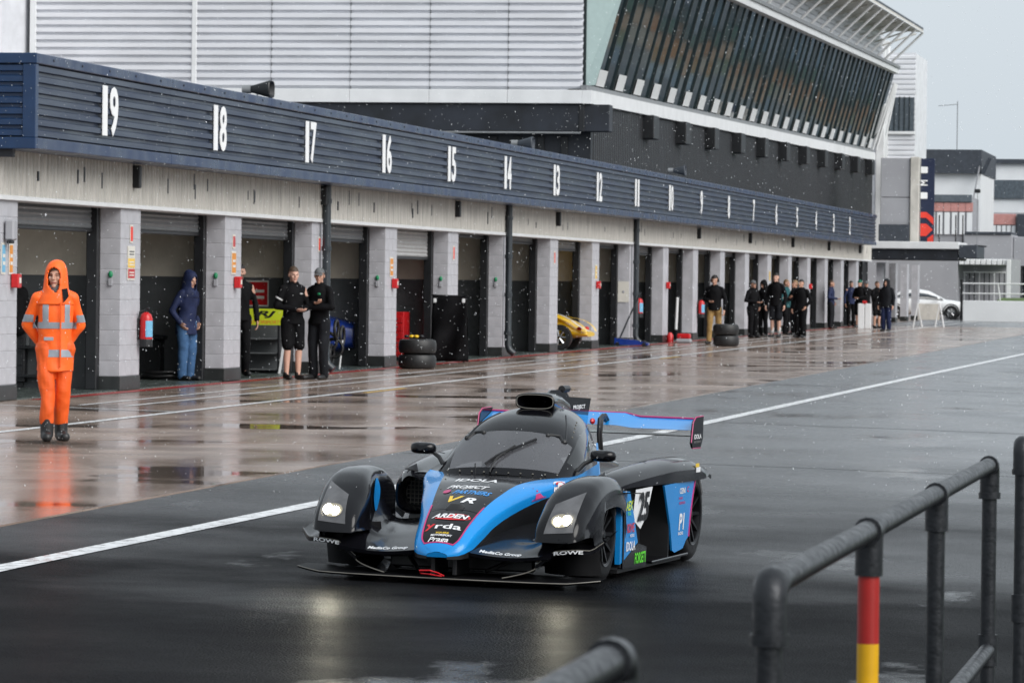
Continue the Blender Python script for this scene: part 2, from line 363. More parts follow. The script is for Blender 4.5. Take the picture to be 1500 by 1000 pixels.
# header cladding with vertical corrugations
for k in range(0, 20):
    a = coly(k)-CW if k else coly(0)-CW; b = coly(k+1)-CW
    n = 38; P0 = []; P1 = []
    for i in range(n):
        for fx, d in ((0, 0), (.25, 0), (.35, .028), (.85, .028), (.95, 0)):
            y = lerp(a, b, (i+fx)/n); P0.append((XW+.015+d, y, ZT+.06)); P1.append((XW+.015+d, y, FB+.02))
    MB().grid([P0, P1]).build('header_panel', M['header'], G)
    MB().cbox((XW-.3, a, ZT), (XW+.06, b-.004, ZT+.06), .006).build('lintel', M['white_trim'], G)
    MB().box((XW-.34, a, ZT+.06), (XW-.02, b, FB)).build('header_backing', M['soffit'], G)
    for q in range(4 if k < 5 else 2):                  # torn slots in the cladding
        y = a+random.uniform(1.2, 5.6); z = ZT+random.uniform(.2, .35); hh = random.uniform(.12, .26)
        MB().cbox((XW+.03, y, z), (XW+.048, y+.06, z+hh), .003).build('slot', M['black'], G)
    y = b+.5
    if k % 2 == 0:
        lt = MB().cbox((XW+.04, y-.06, FB-.34), (XW+.15, y+.06, FB-.02), .015).build('bracket_lamp', M['black'], G)
# partitions, door guides, shutters
shut = [2.2, 2.22, 2.22, 2.24, 1.98, 2.46, 2.4, 2.3, 2.42, 2.3, 2.4]
for k in range(0, 20):
    yc = coly(k)-CW/2
    if k:
        p = MB().box((-24.8, yc-.1, 1.6), (XW-.30, yc+.1, 2.98)).build('partition_wall', M['cream'], G)
        MB().box((-24.8, yc-.103, .012), (XW-.298, yc+.103, 1.6)).build('dado', M['greypaint'], p)
    a = coly(k); b = coly(k+1)-CW
    for y0_, y1_ in ((a, a+.14), (b-.14, b)):
        MB().cbox((XW-.46, y0_+.002, .012), (XW-.30, y1_-.002, ZT+.2), .01).build('door_guide', M['black'], G)
    zb = shut[k] if k < len(shut) else 2.35+.1*random.random()
    s = MB(); P = []; nsl = max(2, int((ZT-zb)/.075))
    for i in range(nsl+1):
        z = lerp(zb+.05, ZT, i/nsl); P += [(0, z), (.018, z+.03)]
    s.grid([[(XW-.40+x, a+.13, z) for x, z in P], [(XW-.40+x, b-.13, z) for x, z in P]])
    sh_ = s.build('shutter', M['shutter_lt'] if k in (4,) else M['shutter'], G, smooth=20)
    MB().cbox((XW-.43, a+.13, zb), (XW-.37, b-.13, zb+.055), .01).build('bottom_bar', M['black'], sh_)
    MB().lathe([(0.001, a+.05), (.17, a+.05), (.17, b-.05), (.001, b-.05)], (XW-.62, 0, ZT+.12), 'y', 16).build('shutter_roll', M['soffit'], G, smooth=True)
# numbers, one raised figure each
for i in range(18):
    num = str(19-i); yc = coly(i)+(PIT-CW)/2-.2
    for d, chn in enumerate(num):
        if len(num) == 2: yy = yc+(-.27 if d == 0 else .20); ww = .24 if chn == '1' else .42
        else: yy = yc; ww = .3 if chn == '1' else .44
        vs, fs = text_shape(chn, .66, ww, .022)
        m = MB(); m.add([(XF+.062, yy+v[0], 3.78+v[1]) for v in vs], fs); nn = len(m.v)
        m.add([(XF+.072, yy+v[0], 3.78+v[1]) for v in vs], fs)
        # side walls
        ed = {}
        for f in fs:
            for a, b in zip(f, f[1:]+f[:1]): ed[(a, b)] = 1
        m.add([], [])
        m.f += [(a, b, b+nn, a+nn) for (a, b) in ed if (b, a) not in ed]; m.m += [0]*(len(m.f)-len(m.m))
        m.build('numeral', M['number'], G)
# drain pipes, each its own run
for y in (73.28, 91.62, 110.8):
    m = MB(); m.tube([(XW+.12, y, FB), (XW+.12, y, .25), (XW+.16, y, .14), (XW+.26, y, .06)], .07, 12)
    o = m.build('drainpipe', M['pipe'], G, smooth=True)
    for z in (.5, 1.3, 2.1, 2.9): MB().lathe([(.07, z-.04), (.086, z-.04), (.086, z+.04), (.07, z+.04)], (XW+.12, y, 0), 'z', 12).build('clip', M['pipe'], o)

# ------------------------------------------------------------------ hospitality building above the garages
SLP = .0114; BX = -18.5; BY0 = 121.0; BY1 = 211.5
def bz(z, y): return z+SLP*(y-BY0)                        # its levels climb gently along the lane
B = thing('hospitality_building', 'white ribbed hospitality block with leaning glass front above garages', 'building', (0, 0, 0))
# end wall of horizontal ribbed sheets, in upright panels
XL = -34.2; jx = [XL+.05, -29.55, -27.35, -25.1, -22.85, -20.65, BX-.05]
for a, b in zip(jx[:-1], jx[1:]):
    pr = rib_profile(6.9, 13.4, 31, .10)
    MB().grid([[(a+.008, BY0-d, z) for d, z in pr], [(b-.008, BY0-d, z) for d, z in pr]]).build('cladding_panel', M['cladding'], B, smooth=20)
    MB().cbox((a-.012, BY0-.035, 6.86), (a+.012, BY0+.05, 13.4), .004).build('joint_strip', M['shutter'], B)
    MB().cbox((a+.004, BY0-.16, 6.49), (b-.004, BY0+.1, 6.86), .01).build('trim', M['white_trim'], B)
MB().cbox((-29.62, BY0-.12, 6.88), (-29.48, BY0-.02, 13.4), .01).build('corner_strip', M['white_trim'], B)
MB().box((XL, BY0+.02, 6.6), (BX-.5, BY0+.3, 13.6)).build('end_wall', M['cladding'], B)
MB().cbox((XL-.1, BY0-.12, 6.6), (XL+.08, BY0+.3, 13.6), .01).build('corner_post', M['white_trim'], B)
# dark undercroft
MB().box((XL, BY0+.5, 4.2), (-18.4, BY0+.8, 6.48)).build('undercroft_wall', M['soffit'], B)
MB().cbox((-29.8, BY0-.05, 5.72), (-17.8, BY0+.55, 6.47), .02).build('soffit_beam', M['soffit'], B)
MB().cbox((-25.8, BY0-.07, 5.66), (-18.6, BY0-.02, 5.715), .008).build('beam_edge', M['shutter'], B)
MB().cbox((-18.65, BY0-.09, 5.72), (-18.5, BY0+.0, 6.465), .01).build('beam_stiffener', M['black'], B)
for i in range(9):
    x = -24.5+i*.66; MB().cbox((x, BY0+.42, 4.3), (x+.18, BY0+.49, 5.6), .01).build('louvre', M['black'], B)
# dark lower wall along the lane with upright sheets
n = 30
for i in range(n):
    a = lerp(BY0+1.1, BY1, i/n); b = lerp(BY0+1.1, BY1, (i+1)/n); P = [[], []]
    for q in range(8):
        for fx, d in ((0, 0), (.3, .0), (.4, .03), (.9, .03)):
            y = lerp(a, b, (q+fx)/8); P[0].append((BX+.05+d, y, 4.2)); P[1].append((BX+.05+d, y, bz(6.45, y)))
    MB().grid(P).build('wall_sheet', M['blackwall'], B)
MB().box((BX-.3, BY0+.9, 4.2), (BX, BY1, 6.4)).build('lower_wall', M['blackwall'], B)
for i in range(12):
    y = 133.0+7.55*i; z = bz(6.5, y)
    MB().cbox((BX-.02, y-1.0, z-.74), (BX+.42, y+.2, z-.03), .02).build('speaker_box' if 0 else 'projecting_box', M['black'], B)
# white trim and sill along the front
def lrun(name, x0, x1, z0, z1, mat, y0=BY0-.16, y1=BY1, n=6):
    for i in range(n):
        a = lerp(y0, y1, i/n); b = lerp(y0, y1, (i+1)/n)-.004
        v = [(x0,a,bz(z0,a)),(x1,a,bz(z0,a)),(x1,b,bz(z0,b)),(x0,b,bz(z0,b)),(x0,a,bz(z1,a)),(x1,a,bz(z1,a)),(x1,b,bz(z1,b)),(x0,b,bz(z1,b))]
        MB().add(v, [(0,3,2,1),(4,5,6,7),(0,1,5,4),(1,2,6,5),(2,3,7,6),(3,0,4,7)]).build(name, mat, B)
lrun('trim', BX-.05, BX+.2, 6.49, 6.86, M['white_trim'], n=8)
lrun('sill', BX-.1, BX+.08, 6.865, 7.0, M['shutter'], n=8)
# leaning glazing: panes in pairs between deep fins
ZG0, ZG1 = 7.0, 10.62; XG1 = BX+.9*1.1
pane_y = np.arange(BY0+1.2, BY1-1, 1.875)
GL0 = Vector((BX+.02, 0, 0)); 
def gpt(y, t, out=0.): # t 0 bottom .. 1 top, leaning over the lane
    z0 = bz(ZG0, y); z1 = bz(ZG1, y); n = Vector((z1-z0, 0, -(XG1-BX))).normalized()
    return Vector((lerp(BX+.0, XG1, t), y, lerp(z0, z1, t)))+n*out
for i, y in enumerate(pane_y):
    y2 = y+1.875
    p = MB(); q = random.uniform(-.012, .012)
    p.add([gpt(y+.03, 0, q), gpt(y2-.03, 0, -q), gpt(y2-.03, 1, -q), gpt(y+.03, 1, q)], [(0,1,2,3)])
    po = p.build('pane', M['glass'], B)
    f = MB(); hw = .045; d = .05
    vs = []
    for t in (0, 1):
        for yy, o in ((y-hw, -.05), (y+hw, -.05), (y+hw, d), (y-hw, d)): vs.append(gpt(yy, t, o))
    f.add(vs, [(0,1,2,3),(4,7,6,5),(0,4,5,1),(1,5,6,2),(2,6,7,3),(3,7,4,0)]).build('fin', M['mullion'], B)
    if i % 2 == 0:
        s = MB(); s.add([gpt(y+.5, .015, .02), gpt(y2-.2, .015, .02), gpt(y2-.2, .13, .02), gpt(y+.5, .13, .02)], [(0,1,2,3)])
        s.prism([gpt(y+.35, .015, .06), gpt(y2-.05, .015, .06), gpt(y2-.05, .14, .06), gpt(y+.35, .14, .06)], (-.01, 0, .002)); s.v = s.v[4:]; s.f = [tuple(i_-4 for i_ in f_) for f_ in s.f[1:]]; s.m = s.m[1:]
        s.build('white_plate', M['white'], po)
# side glass at the near end
y = BY0+.05
MB().add([(BX-.05, y, 7.0), (BX+.28, y, 7.0), (XG1+.3, y+.3, 10.6), (BX-.05, y, 13.4)], [(0,1,2,3)]).build('end_glass', M['endglass'], B)
sgm = MB(); sgm.add([(BX-.06, y-.02, 6.95), (BX+.02, y-.02, 6.95), (BX+.02, y-.02, 13.4), (BX-.06, y-.02, 13.4)], [(0,1,2,3)]).build('end_mullion', M['mullion'], B)
# head beam, upper ribbed wall, roof canopy
lrun('head_beam', XG1-.5, XG1+.28, ZG1, ZG1+.24, M['white_trim'], y0=BY0+1)
lrun('gutter', XG1+.1, XG1+.36, ZG1+.24, ZG1+.36, M['shutter'], y0=BY0+1)
for i in range(10):
    a = lerp(BY0+1, BY1-2, i/10); b = lerp(BY0+1, BY1-2, (i+1)/10)
    pr = rib_profile(ZG1+.36, 13.0, 9, .06)
    MB().grid([[(XG1-.35+d, a+.01, bz(z, a)) for d, z in pr], [(XG1-.35+d, b-.01, bz(z, b)) for d, z in pr]]).build('upper_cladding', M['cladding'], B, smooth=20)
RX = -15.8
v = []
for yy in (BY0+1, BY1-4): v += [(XG1-4, yy, bz(12.55, yy)), (RX, yy, bz(12.42, yy)), (RX, yy, bz(12.52, yy)), (XG1-4, yy, bz(12.75, yy))]
MB().add(v, [(0,1,2,3),(7,6,5,4),(0,4,5,1),(1,5,6,2),(2,6,7,3),(3,7,4,0)]).build('roof_canopy', M['header'], B)
MB().add([(p[0]+(.001 if p[0] == RX else 0), p[1]+(.05 if j > 3 else -.02), p[2]+.1) for j, p in enumerate(v)], [(0,1,2,3),(7,6,5,4),(0,4,5,1),(1,5,6,2),(2,6,7,3),(3,7,4,0)]).build('roof_sheet', M['roofdark'], B)
for i in range(24):
    yy = BY1-4.3-i*3.75
    if yy < BY0+2: break
    MB().tube([(XG1+.2, yy, bz(ZG1+.3, yy)), (RX+.02, yy, bz(12.38, yy))], .055, 6).build('strut', M['white_trim'], B)
    MB().tube([(XG1-.3, yy+1, bz(ZG1+1.2, yy)), (RX-.4, yy+1.3, bz(12.4, yy))], .035, 6).build('stay', M['header'], B)
lrun('roof_edge', RX-.06, RX+.04, 12.36, 12.41, M['white_trim'], y0=BY0+1, y1=BY1-4.2)
MB().box((XL, BY0+.4, 6.5), (BX-1.5, BY1, 13.9)).build('core', M['cladding'], B)
MB().box((BX-1.6, BY0+1, 6.45), (BX-.06, BY1-.2, 6.6)).build('floor_edge', M['soffit'], B)
# end bay at the far end
for k_ in range(4):
    yy = BY1-.4+k_*.5
    MB().tube([(BX+.1+.12*k_, yy, 7.0+SLP*90), (XG1+.1, yy, 11.2)], .05, 6).build('end_stay', M['white_trim'], B)
MB().cbox((-18.3, BY1+.1, 3.2), (-17.9, BY1+.8, 12.9), .02).build('end_post', M['white_trim'], B)
MB().cbox((-17.0, BY1-.9, 7.6), (-16.1, BY1-.3, 6.4), .02).build('end_box', M['black'], B)

# grey block at the near end behind the fascia
N1 = thing('grey_stair_block', 'pale grey rendered stair block beside the white ribbed wall', 'building')
MB().box((-42, 116.5, 3), (-34.9, 123, 15)).build('wall', M['fargrey'], N1)
MB().cbox((-34.95, 118.5, 3), (-34.45, 123, 15), .02).build('return_wall', M['cladding'], N1)
MB().cbox((-35.25, 116.36, 8.1), (-34.99, 116.5, 9.3), .02).build('vent', M['black'], N1)
MB().tube([(-36.3, 116.42, 3), (-36.3, 116.42, 15)], .05, 8).build('downpipe', M['galv'], N1)
MB().tube([(-42, 116.42, 8.75), (-36.3, 116.42, 8.7)], .03, 6).build('cable', M['shutter'], N1)

# stair tower beyond the glass front
T = thing('stair_tower', 'white ribbed stair tower with strip window past the glass front', 'building')
pr = rib_profile(3, 13.2, 40, .06)
MB().grid([[(-18.75, 224-d, z) for d, z in pr], [(-17.4, 224-d, z) for d, z in pr]]).build('cladding', M['cladding'], T, smooth=20)
MB().box((-21, 224.05, 2), (-17.42, 232, 13.3)).build('wall', M['cladding'], T)
MB().cbox((-19.3, 223.8, 2), (-18.76, 225, 13.9), .02).build('corner_post', M['white_trim'], T)
for i in range(5):
    x = -18.7+i*.255; p = MB().box((x+.02, 223.86, 9.35), (x+.235, 223.9, 11.05)).build('window_pane', M['winglass'], T)
    MB().cbox((x-.015, 223.82, 9.3), (x+.015, 223.93, 11.1), .004).build('window_bar', M['mullion'], T)
MB().cbox((-18.75, 223.8, 9.2), (-17.4, 223.95, 9.34), .01).build('sill', M['white_trim'], T)

# podium over the lane with grey tower box and banner
Pd = thing('podium_platform', 'flat podium slab with white edge jutting out beyond the last garage', 'platform')
MB().cbox((-16.6, 185.2, 3.12), (-12.5, 190.5, 3.42), .02).build('deck', M['white_trim'], Pd)
MB().cbox((-16.5, 185.35, 2.66), (-12.52, 190.4, 3.11), .02).build('beam', M['soffit'], Pd)
MB().cbox((-12.51, 185.3, 2.75), (-11.75, 190.2, 3.3), .02).build('end_box', M['roofdark'], Pd)
MB().tube([(-11.9, 186, 3.3), (-11.4, 186, 3.25)], .03, 6).build('arm', M['black'], Pd)
for x in (-12.6, -12.9, -13.6): MB().tube([(x, 189, 3.4), (x, 189, 4.6)], .03, 6).build('rail_post', M['black'], Pd)
MB().cbox((-17.2, 183, 0), (-16.35, 186, 3.4), .02).build('pier', M['blackwall'], Pd)
for i in range(5): MB().tube([(-16.6+i*.1, 184.9, 3.4), (-16.6+i*.1, 184.9, 4.6)], .03, 6).build('baluster', M['black'], Pd)
Gb = thing('grey_sign_tower', 'grey panelled box tower standing on the podium slab', 'tower')
for z0, z1 in ((3.45, 5.35), (5.37, 7.05)):
    MB().cbox((-16.25, 190.6, z0), (-14.98, 193, z1), .02).build('panel', M['fargrey'], Gb)
MB().cbox((-14.97, 190.5, 3.45), (-14.6, 193, 7.1), .02).build('edge_panel', M['header'], Gb)
MB().cbox((-16.3, 190.4, 3.43), (-15.0, 190.58, 4.2), .02).build('dark_base', M['roofdark'], Gb)
Bn = thing('vertical_banner', 'tall navy banner with orange red arrow shapes on the podium', 'banner')
MB().cbox((-14.56, 191.0, 3.43), (-13.97, 191.12, 7.05), .01).build('cloth', M['banner'], Bn)
for z in (6.55, 5.45):
    MB().cbox((-14.57, 190.95, z-.14), (-14.27, 190.99, z+.14), .02).build('letter_mark', M['number'], Bn)
vs, fs = text_shape('M', .34, .24, .03); MB().add([(-14.42-v_[1]*.9, 190.98, 6.0+v_[0]) for v_ in vs], fs).build('letter_mark', M['number'], Bn)
for pts in (((-14.55,4.75),(-14.3,4.75),(-13.99,4.5),(-13.99,4.2),(-14.3,4.5),(-14.55,4.5)), ((-14.55,4.25),(-14.3,4.25),(-14.02,4.0),(-14.3,3.72),(-14.55,3.72)), ((-13.99,3.8),(-13.99,3.46),(-14.25,3.46),(-14.25,3.62))):
    MB().prism([(a_, 190.97, b_) for a_, b_ in pts], (0, .02, 0)).build('arrow_shape', M['banner_red'], Bn)

# far buildings behind the podium
F1 = thing('dark_roofed_building', 'white far building with a deep dark roof band', 'building')
MB().box((-20.5, 262, 0), (-16.45, 275, 8.4)).build('wall', M['farwhite'], F1)
MB().box((-20.8, 261.6, 8.2), (-16.4, 276, 9.6)).build('roof_band', M['roofdark'], F1)
MB().tube([(-16.5, 261.4, 8.6), (-17.1, 261.4, 5.2)], .05, 6).build('flue', M['fargrey'], F1)
MB().tube([(-16.3, 261.4, 8.2), (-15.9, 261.4, 9.1)], .12, 6).build('roof_gear', M['roofdark'], F1)
F2 = thing('pink_banded_block', 'low glazed block with haze-paled red band above its windows', 'building')
MB().box((-19.3, 252, 0), (-16.3, 258, 6.6)).build('wall', M['fargrey'], F2)
for i in range(7):
    x = -19.1+i*.42
    MB().cbox((x, 251.86, 4.5), (x+.3, 251.98, 5.75), .01).build('window_pane', M['farwhite'], F2)
    MB().cbox((x-.06, 251.88, 5.8), (x+.34, 251.99, 6.3), .01).build('red_panel', M['farred'], F2)
MB().box((-19.3, 251.8, 6.35), (-16.3, 252.0, 6.75)).build('parapet', M['winglass'], F2)
F3 = thing('white_modern_building', 'white flat-roofed far building with long window band', 'building')
MB().box((-18.9, 300, 0), (-13, 315, 10.0)).build('wall', M['farwhite'], F3)
MB().box((-19.0, 299.7, 9.85), (-12.9, 315.5, 10.15)).build('roof_edge', M['roofdark'], F3)
for i in range(2):
    x = -18.4+i*2.7
    p = MB().cbox((x, 299.8, 7.5), (x+2.5, 299.98, 8.75), .02).build('window', M['winglass'], F3)
    MB().cbox((x, 299.7, 7.44), (x+.3, 299.79, 8.8), .02).build('frame', M['roofdark'], p)
F4 = thing('red_fronted_block', 'distant low block with red fascia and pale windows', 'building')
MB().box((-17.9, 290, 0), (-13, 297, 6.4)).build('wall', M['fargrey'], F4)
MB().cbox((-17.8, 289.8, 5.6), (-15.9, 289.98, 6.3), .02).build('red_panel', M['farred'], F4)
for i in range(6): MB().cbox((-17.75+i*.32, 289.8, 4.3), (-17.5+i*.32, 289.98, 5.55), .01).build('window_pane', M['farwhite'], F4)
MB().cbox((-15.8, 289.5, 4.2), (-13, 289.9, 6.3), .02).build('dark_glazing', M['roofdark'], F4)
F5 = thing('grey_canopy_block', 'grey flat canopy over a glazed front behind the white wall', 'building')
MB().cbox((-16.6, 250, 2.85), (-13.9, 256, 4.5), .03).build('canopy', M['fargrey'], F5)
MB().cbox((-16.55, 249.9, 4.5), (-13.95, 256, 4.65), .02).build('canopy_edge', M['roofdark'], F5)
MB().cbox((-13.88, 251, 2.75), (-10, 257, 4.4), .03).build('canopy', M['fargrey'], F5)
MB().box((-16.6, 255, 0), (-10, 256.5, 2.84)).build('back_wall', M['winglass'], F5)
for i in range(18): MB().cbox((-16.5+i*.36, 254.7, 0), (-16.42+i*.36, 254.98, 2.84), .01).build('mullion', M['fargrey'], F5)
F6 = thing('white_service_building', 'pale rendered building with scalloped awning behind the white car', 'building')
MB().box((-20, 222, 0), (-15.05, 235, 3.4)).build('wall', M['fargrey'], F6)
MB().box((-15.05, 226, 0), (-12.6, 235, 3.0)).build('wall', M['fargrey'], F6)
for i in range(9): MB().cbox((-15.0+i*.27, 222.4, 2.66), (-14.76+i*.27, 226, 2.95), .03).build('awning_scallop', M['white_trim'], F6)
for i in range(9): MB().cbox((-14.85+i*.25, 224.1, 0), (-14.80+i*.25, 224.16, 2.3), .008).build('gate_bar', M['black'] if i % 3 else M['white_trim'], F6)
for z in (2.3, .8): MB().cbox((-14.9, 224.08, z-.03), (-12.75, 224.18, z+.03), .008).build('gate_rail', M['white_trim'], F6)
MB().cbox((-12.62, 222.3, 0), (-12.42, 222.6, 2.95), .01).build('awning_post', M['white_trim'], F6)
wl = MB().cbox((-13.62, 204.9, -.3), (18, 205.3, .93), .02).build('white_wall', M['farwhite']); tag(wl, 'low white painted wall closing off the end of the pit lane', 'wall')
bk = struct(MB().grid([[(x, 205.35, .8), (x, 212, 1.05), (x, 240, 1.0)] for x in (-12.3, 18)]).build('grass_bank', M['grass']))
fn = thing('white_rail_fence', 'white tubular rail fence behind the low white wall', 'fence')
for z in (1.62, 1.15): MB().tube([(-14.0, 209, z+.1), (14, 209, z+.1)], .035, 6).build('rail', M['white_trim'], fn)
for i in range(12): MB().tube([(-12.1+i*1.2+(.25 if i % 2 else 0), 209, .6), (-12.25+i*1.2+(.25 if i % 2 else 0), 209, 1.72)], .035, 6).build('post', M['white_trim'], fn)
MB().tube([(-13.95, 209, 0), (-13.95, 209, 1.9)], .06, 6).build('post', M['black'], fn)
mt = thing('thin_mast', 'thin lattice lighting mast standing behind the far buildings', 'mast')
MB().tube([(-19.1, 280, 0), (-19.1, 280, 13.2)], .03, 6).build('pole', M['shutter'], mt)
MB().tube([(-20.3, 280, 12.9), (-19.1, 280, 13.0)], .02, 5).build('wire', M['shutter'], mt)
fl = thing('flood_lamp', 'small dark flood lamp on a post beside the podium', 'lamp')
MB().tube([(-14.6, 230, 0), (-14.6, 230, 6.4)], .018, 6).build('pole', M['shutter'], fl)
MB().cbox((-14.75, 229.8, 6.4), (-14.45, 230.1, 6.6), .04).build('head', M['black'], fl)

# the other side of the lane: pit wall, track and grandstand that the glass mirrors
pw = thing('pit_wall', 'low concrete pit wall with painted boards on the track side', 'wall')
for i in range(40):
    y = 30+i*6
    MB().cbox((2.0, y+.02, -.3), (2.3, y+5.98, .85), .02).build('section', [M['fargrey'], M['banner_red'], M['white'], M['green'], M['yellow_paint']][[0, 2, 0, 3, 0, 4, 0, 1][i % 8]], pw)
gs = thing('grandstand', 'tiered grandstand with orange seats and blue roof across the track', 'grandstand')
for i in range(44):
    y = 240+i*11
    for z0, z1, x, ms in ((-.3, 1.3, 13.0, ('fargrey', 'white', 'green', 'fargrey', 'banner_red', 'lime')), (1.3, 2.7, 13.6, ('fargrey', 'header', 'ltblue', 'fargrey', 'white')), (2.7, 4.0, 14.6, ('orange_sign', 'header', 'orange_sign', 'green', 'cream')), (4.0, 5.2, 16.0, ('cream', 'orange_sign', 'greypaint', 'orange_sign')), (5.2, 6.6, 17.4, ('greypaint', 'mullion', 'green', 'roofdark')), (6.6, 14, 18.5, ('roofdark', 'blue', 'mullion', 'ltblue', 'mullion'))):
        MB().box((x, y, z0), (24, y+10.9, z1)).build('stand_block', M[ms[(i*3+int(z0*2)) % len(ms)]], gs)
MB().box((12.5, 240, 14), (26, 724, 14.4)).build('roof', M['roofdark'], gs)
struct(MB().box((4, -40, -.3), (10, 800, -.165)).build('track_verge', M['grass']))

# ------------------------------------------------------------------ tube railings by the camera
def railing(name, label, x, ys, bands=(), start=True, end=True, y_from=None, midr=None):
    r = thing(name, label, 'railing', (0, 0, 0), 0, 'tube railings along the pit wall')
    zt = 1.05; z0 = gz(x)
    def base(y): return gz(x)
    ya = ys[0] if start else y_from
    m = MB(); pts = []
    R = .024
    rail = MB().tube([(x, ya+(.04 if start else 0), zt), (x, ys[-1]-.04, zt)], R, 14).build('top_rail', M['galv'], r, smooth=True)
    ml = midr or [(ya, ys[-1])]
    for a, b in ml: MB().tube([(x, a, .46), (x, b, .46)], R, 12).build('mid_rail', M['galv'], r, smooth=True)
    for i, y in enumerate(ys):
        elbow = (i == 0 and start) or (i == len(ys)-1 and end)
        if y in bands:
            zz = [1.0, .80, .60, .40, .2]; 
            p = MB().tube([(x, y, .2), (x, y, z0)], R, 14).build('post', M['galv'], r, smooth=True)
            for q in range(4): MB().tube([(x, y, zz[q]), (x, y, zz[q+1])], R+.0006, 14).build('painted_band', M['red_paint'] if q % 2 == 0 else M['yellow_paint'], p, smooth=True)
        else: MB().tube([(x, y, zt-.03), (x, y, z0)], R, 14).build('post', M['galv'], r, smooth=True)
        RR = .0315
        if elbow:
            s = 1 if i == 0 else -1; pth = [(x, y, zt-.105)]+[(x, y+s*(.03-.03*math.cos(t)), zt-.03+.03*math.sin(t)) for t in np.linspace(0, math.pi/2, 6)]+[(x, y+s*.075, zt)]
            MB().tube(pth, RR, 14).build('elbow_joint', M['galv'], r, smooth=True)
            MB().tube([(x, y, zt-.108), (x, y, zt-.088)], RR+.004, 14).build('joint_lip', M['galv'], r, smooth=True)
        else:
            c = MB().tube([(x, y-.05, zt), (x, y+.05, zt)], RR, 14).build('tee_joint', M['galv'], r, smooth=True)
            MB().tube([(x, y, zt), (x, y, zt-.1)], RR, 14).build('tee_stem', M['galv'], c, smooth=True)
        if any(a-.01 <= y <= b+.01 for a, b in ml):
            MB().tube([(x, y, .41), (x, y, .51)], RR, 12).build('cross_joint', M['galv'], r, smooth=True)
        MB().lathe([(.001, z0+.012), (.06, z0+.012), (.06, z0-.02)], (x, y, 0), 'z', 12).build('base_flange', M['galv'], r)
    return r
def place(r, y, dz, rx): r.location = (-.85, y, dz); r.rotation_euler = (rx, 0, 0)
_gz0 = gz; 
def gz(x, f=_gz0): return -.175 if x == 0 else f(x)
r1 = railing('tube_railing', 'galvanised tube railing with one red and yellow banded post', 0, [0, 2.01, 4.07, 6.41], bands=(2.01,), midr=[(3.2, 6.41)])
r2 = railing('tube_railing', 'galvanised tube railing running up to an elbow before the gate gap', 0, [-3.2, -1.6, 0], start=False, y_from=-4.2)
r3 = railing('tube_railing', 'galvanised tube railing starting past the banded post section', 0, [0, 2.4, 4.8, 7.2, 9.6])
place(r1, 7.78, .02, -.006); place(r2, 5.9, .045, 0); place(r3, 16.1, -.02, 0)
for r in (r1, r2, r3): del r['group']
gz = _gz0

# ------------------------------------------------------------------ the racing car (local: x across, y rearwards, z up)
CO = Vector((-4.395, 24.917, gz(-4.395)-.012+.001)); _b = math.radians(5.5)
w_ = Vector((math.cos(_b), -math.sin(_b), -KF*math.cos(_b))).normalized(); a_ = Vector((math.sin(_b), math.cos(_b), -KF*math.sin(_b))).normalized(); u_ = w_.cross(a_).normalized()
CAR = thing('racing_car', 'black and bright blue closed-cockpit prototype racing car with lit headlights', 'racing car')
CAR.matrix_world = Matrix((( w_.x, a_.x, u_.x, CO.x), (w_.y, a_.y, u_.y, CO.y), (w_.z, a_.z, u_.z, CO.z), (0, 0, 0, 1)))
carbon = droplets(pbr('car_black', (.004,.004,.0055), .13, var=.25, scale=5, coat=.12, spec=.24), 62, .28)
carmatte = pbr('car_matte_black', (.010,.010,.011), .42, var=.3, scale=8)
carblue = droplets(pbr('car_blue', (.008,.235,.62), .25, var=.04, scale=3, coat=.35, spec=.3), 62, .22)
carpink = pbr('car_pink', (.45,.03,.16), .35, var=.05)
carglass = droplets(pbr('car_glass', (.10,.10,.11), .06, var=.15, scale=4, ior=2.0, coat=.0, alpha=.72), 60, .5)
sideglass = pbr('car_side_glass', (.012,.013,.014), .05, var=.3, scale=7, ior=1.6)
lens = pbr('lamp_lens', (.085,.085,.09), .08, var=.35, scale=9, ior=1.6)
edgegrey = pbr('car_edge', (.16,.15,.13), .35, var=.3)
tyre = pbr('tyre', (.010,.010,.011), .38, var=.3, scale=20, wet=.1)
rimm = pbr('rim', (.012,.012,.014), .3, .6, var=.2)
dwhite = pbr('decal_white', (.75,.76,.78), .35, var=.02); dred = pbr('decal_red', (.55,.012,.02), .35, var=.03); dyel = pbr('decal_yellow', (.75,.50,.03), .35, var=.03)
dgreen = pbr('decal_green', (.10,.62,.02), .35, var=.03); dlime = pbr('decal_lime', (.55,.70,.03), .35); dblk = pbr('decal_black', (.008,.008,.01), .4); dpurp = pbr('decal_purple', (.10,.02,.16), .35)
dmag = pbr('decal_magenta', (.45,.02,.14), .35); dblue = pbr('decal_blue', (.02,.25,.65), .35)
surf = []                                                  # meshes that decals are laid on
def cpart(mb, name, mat, parent=None, smooth=35, s=False):
    o = mb.build(name, mat, parent or CAR, smooth=smooth)
    if s: surf.append(o)
    return o
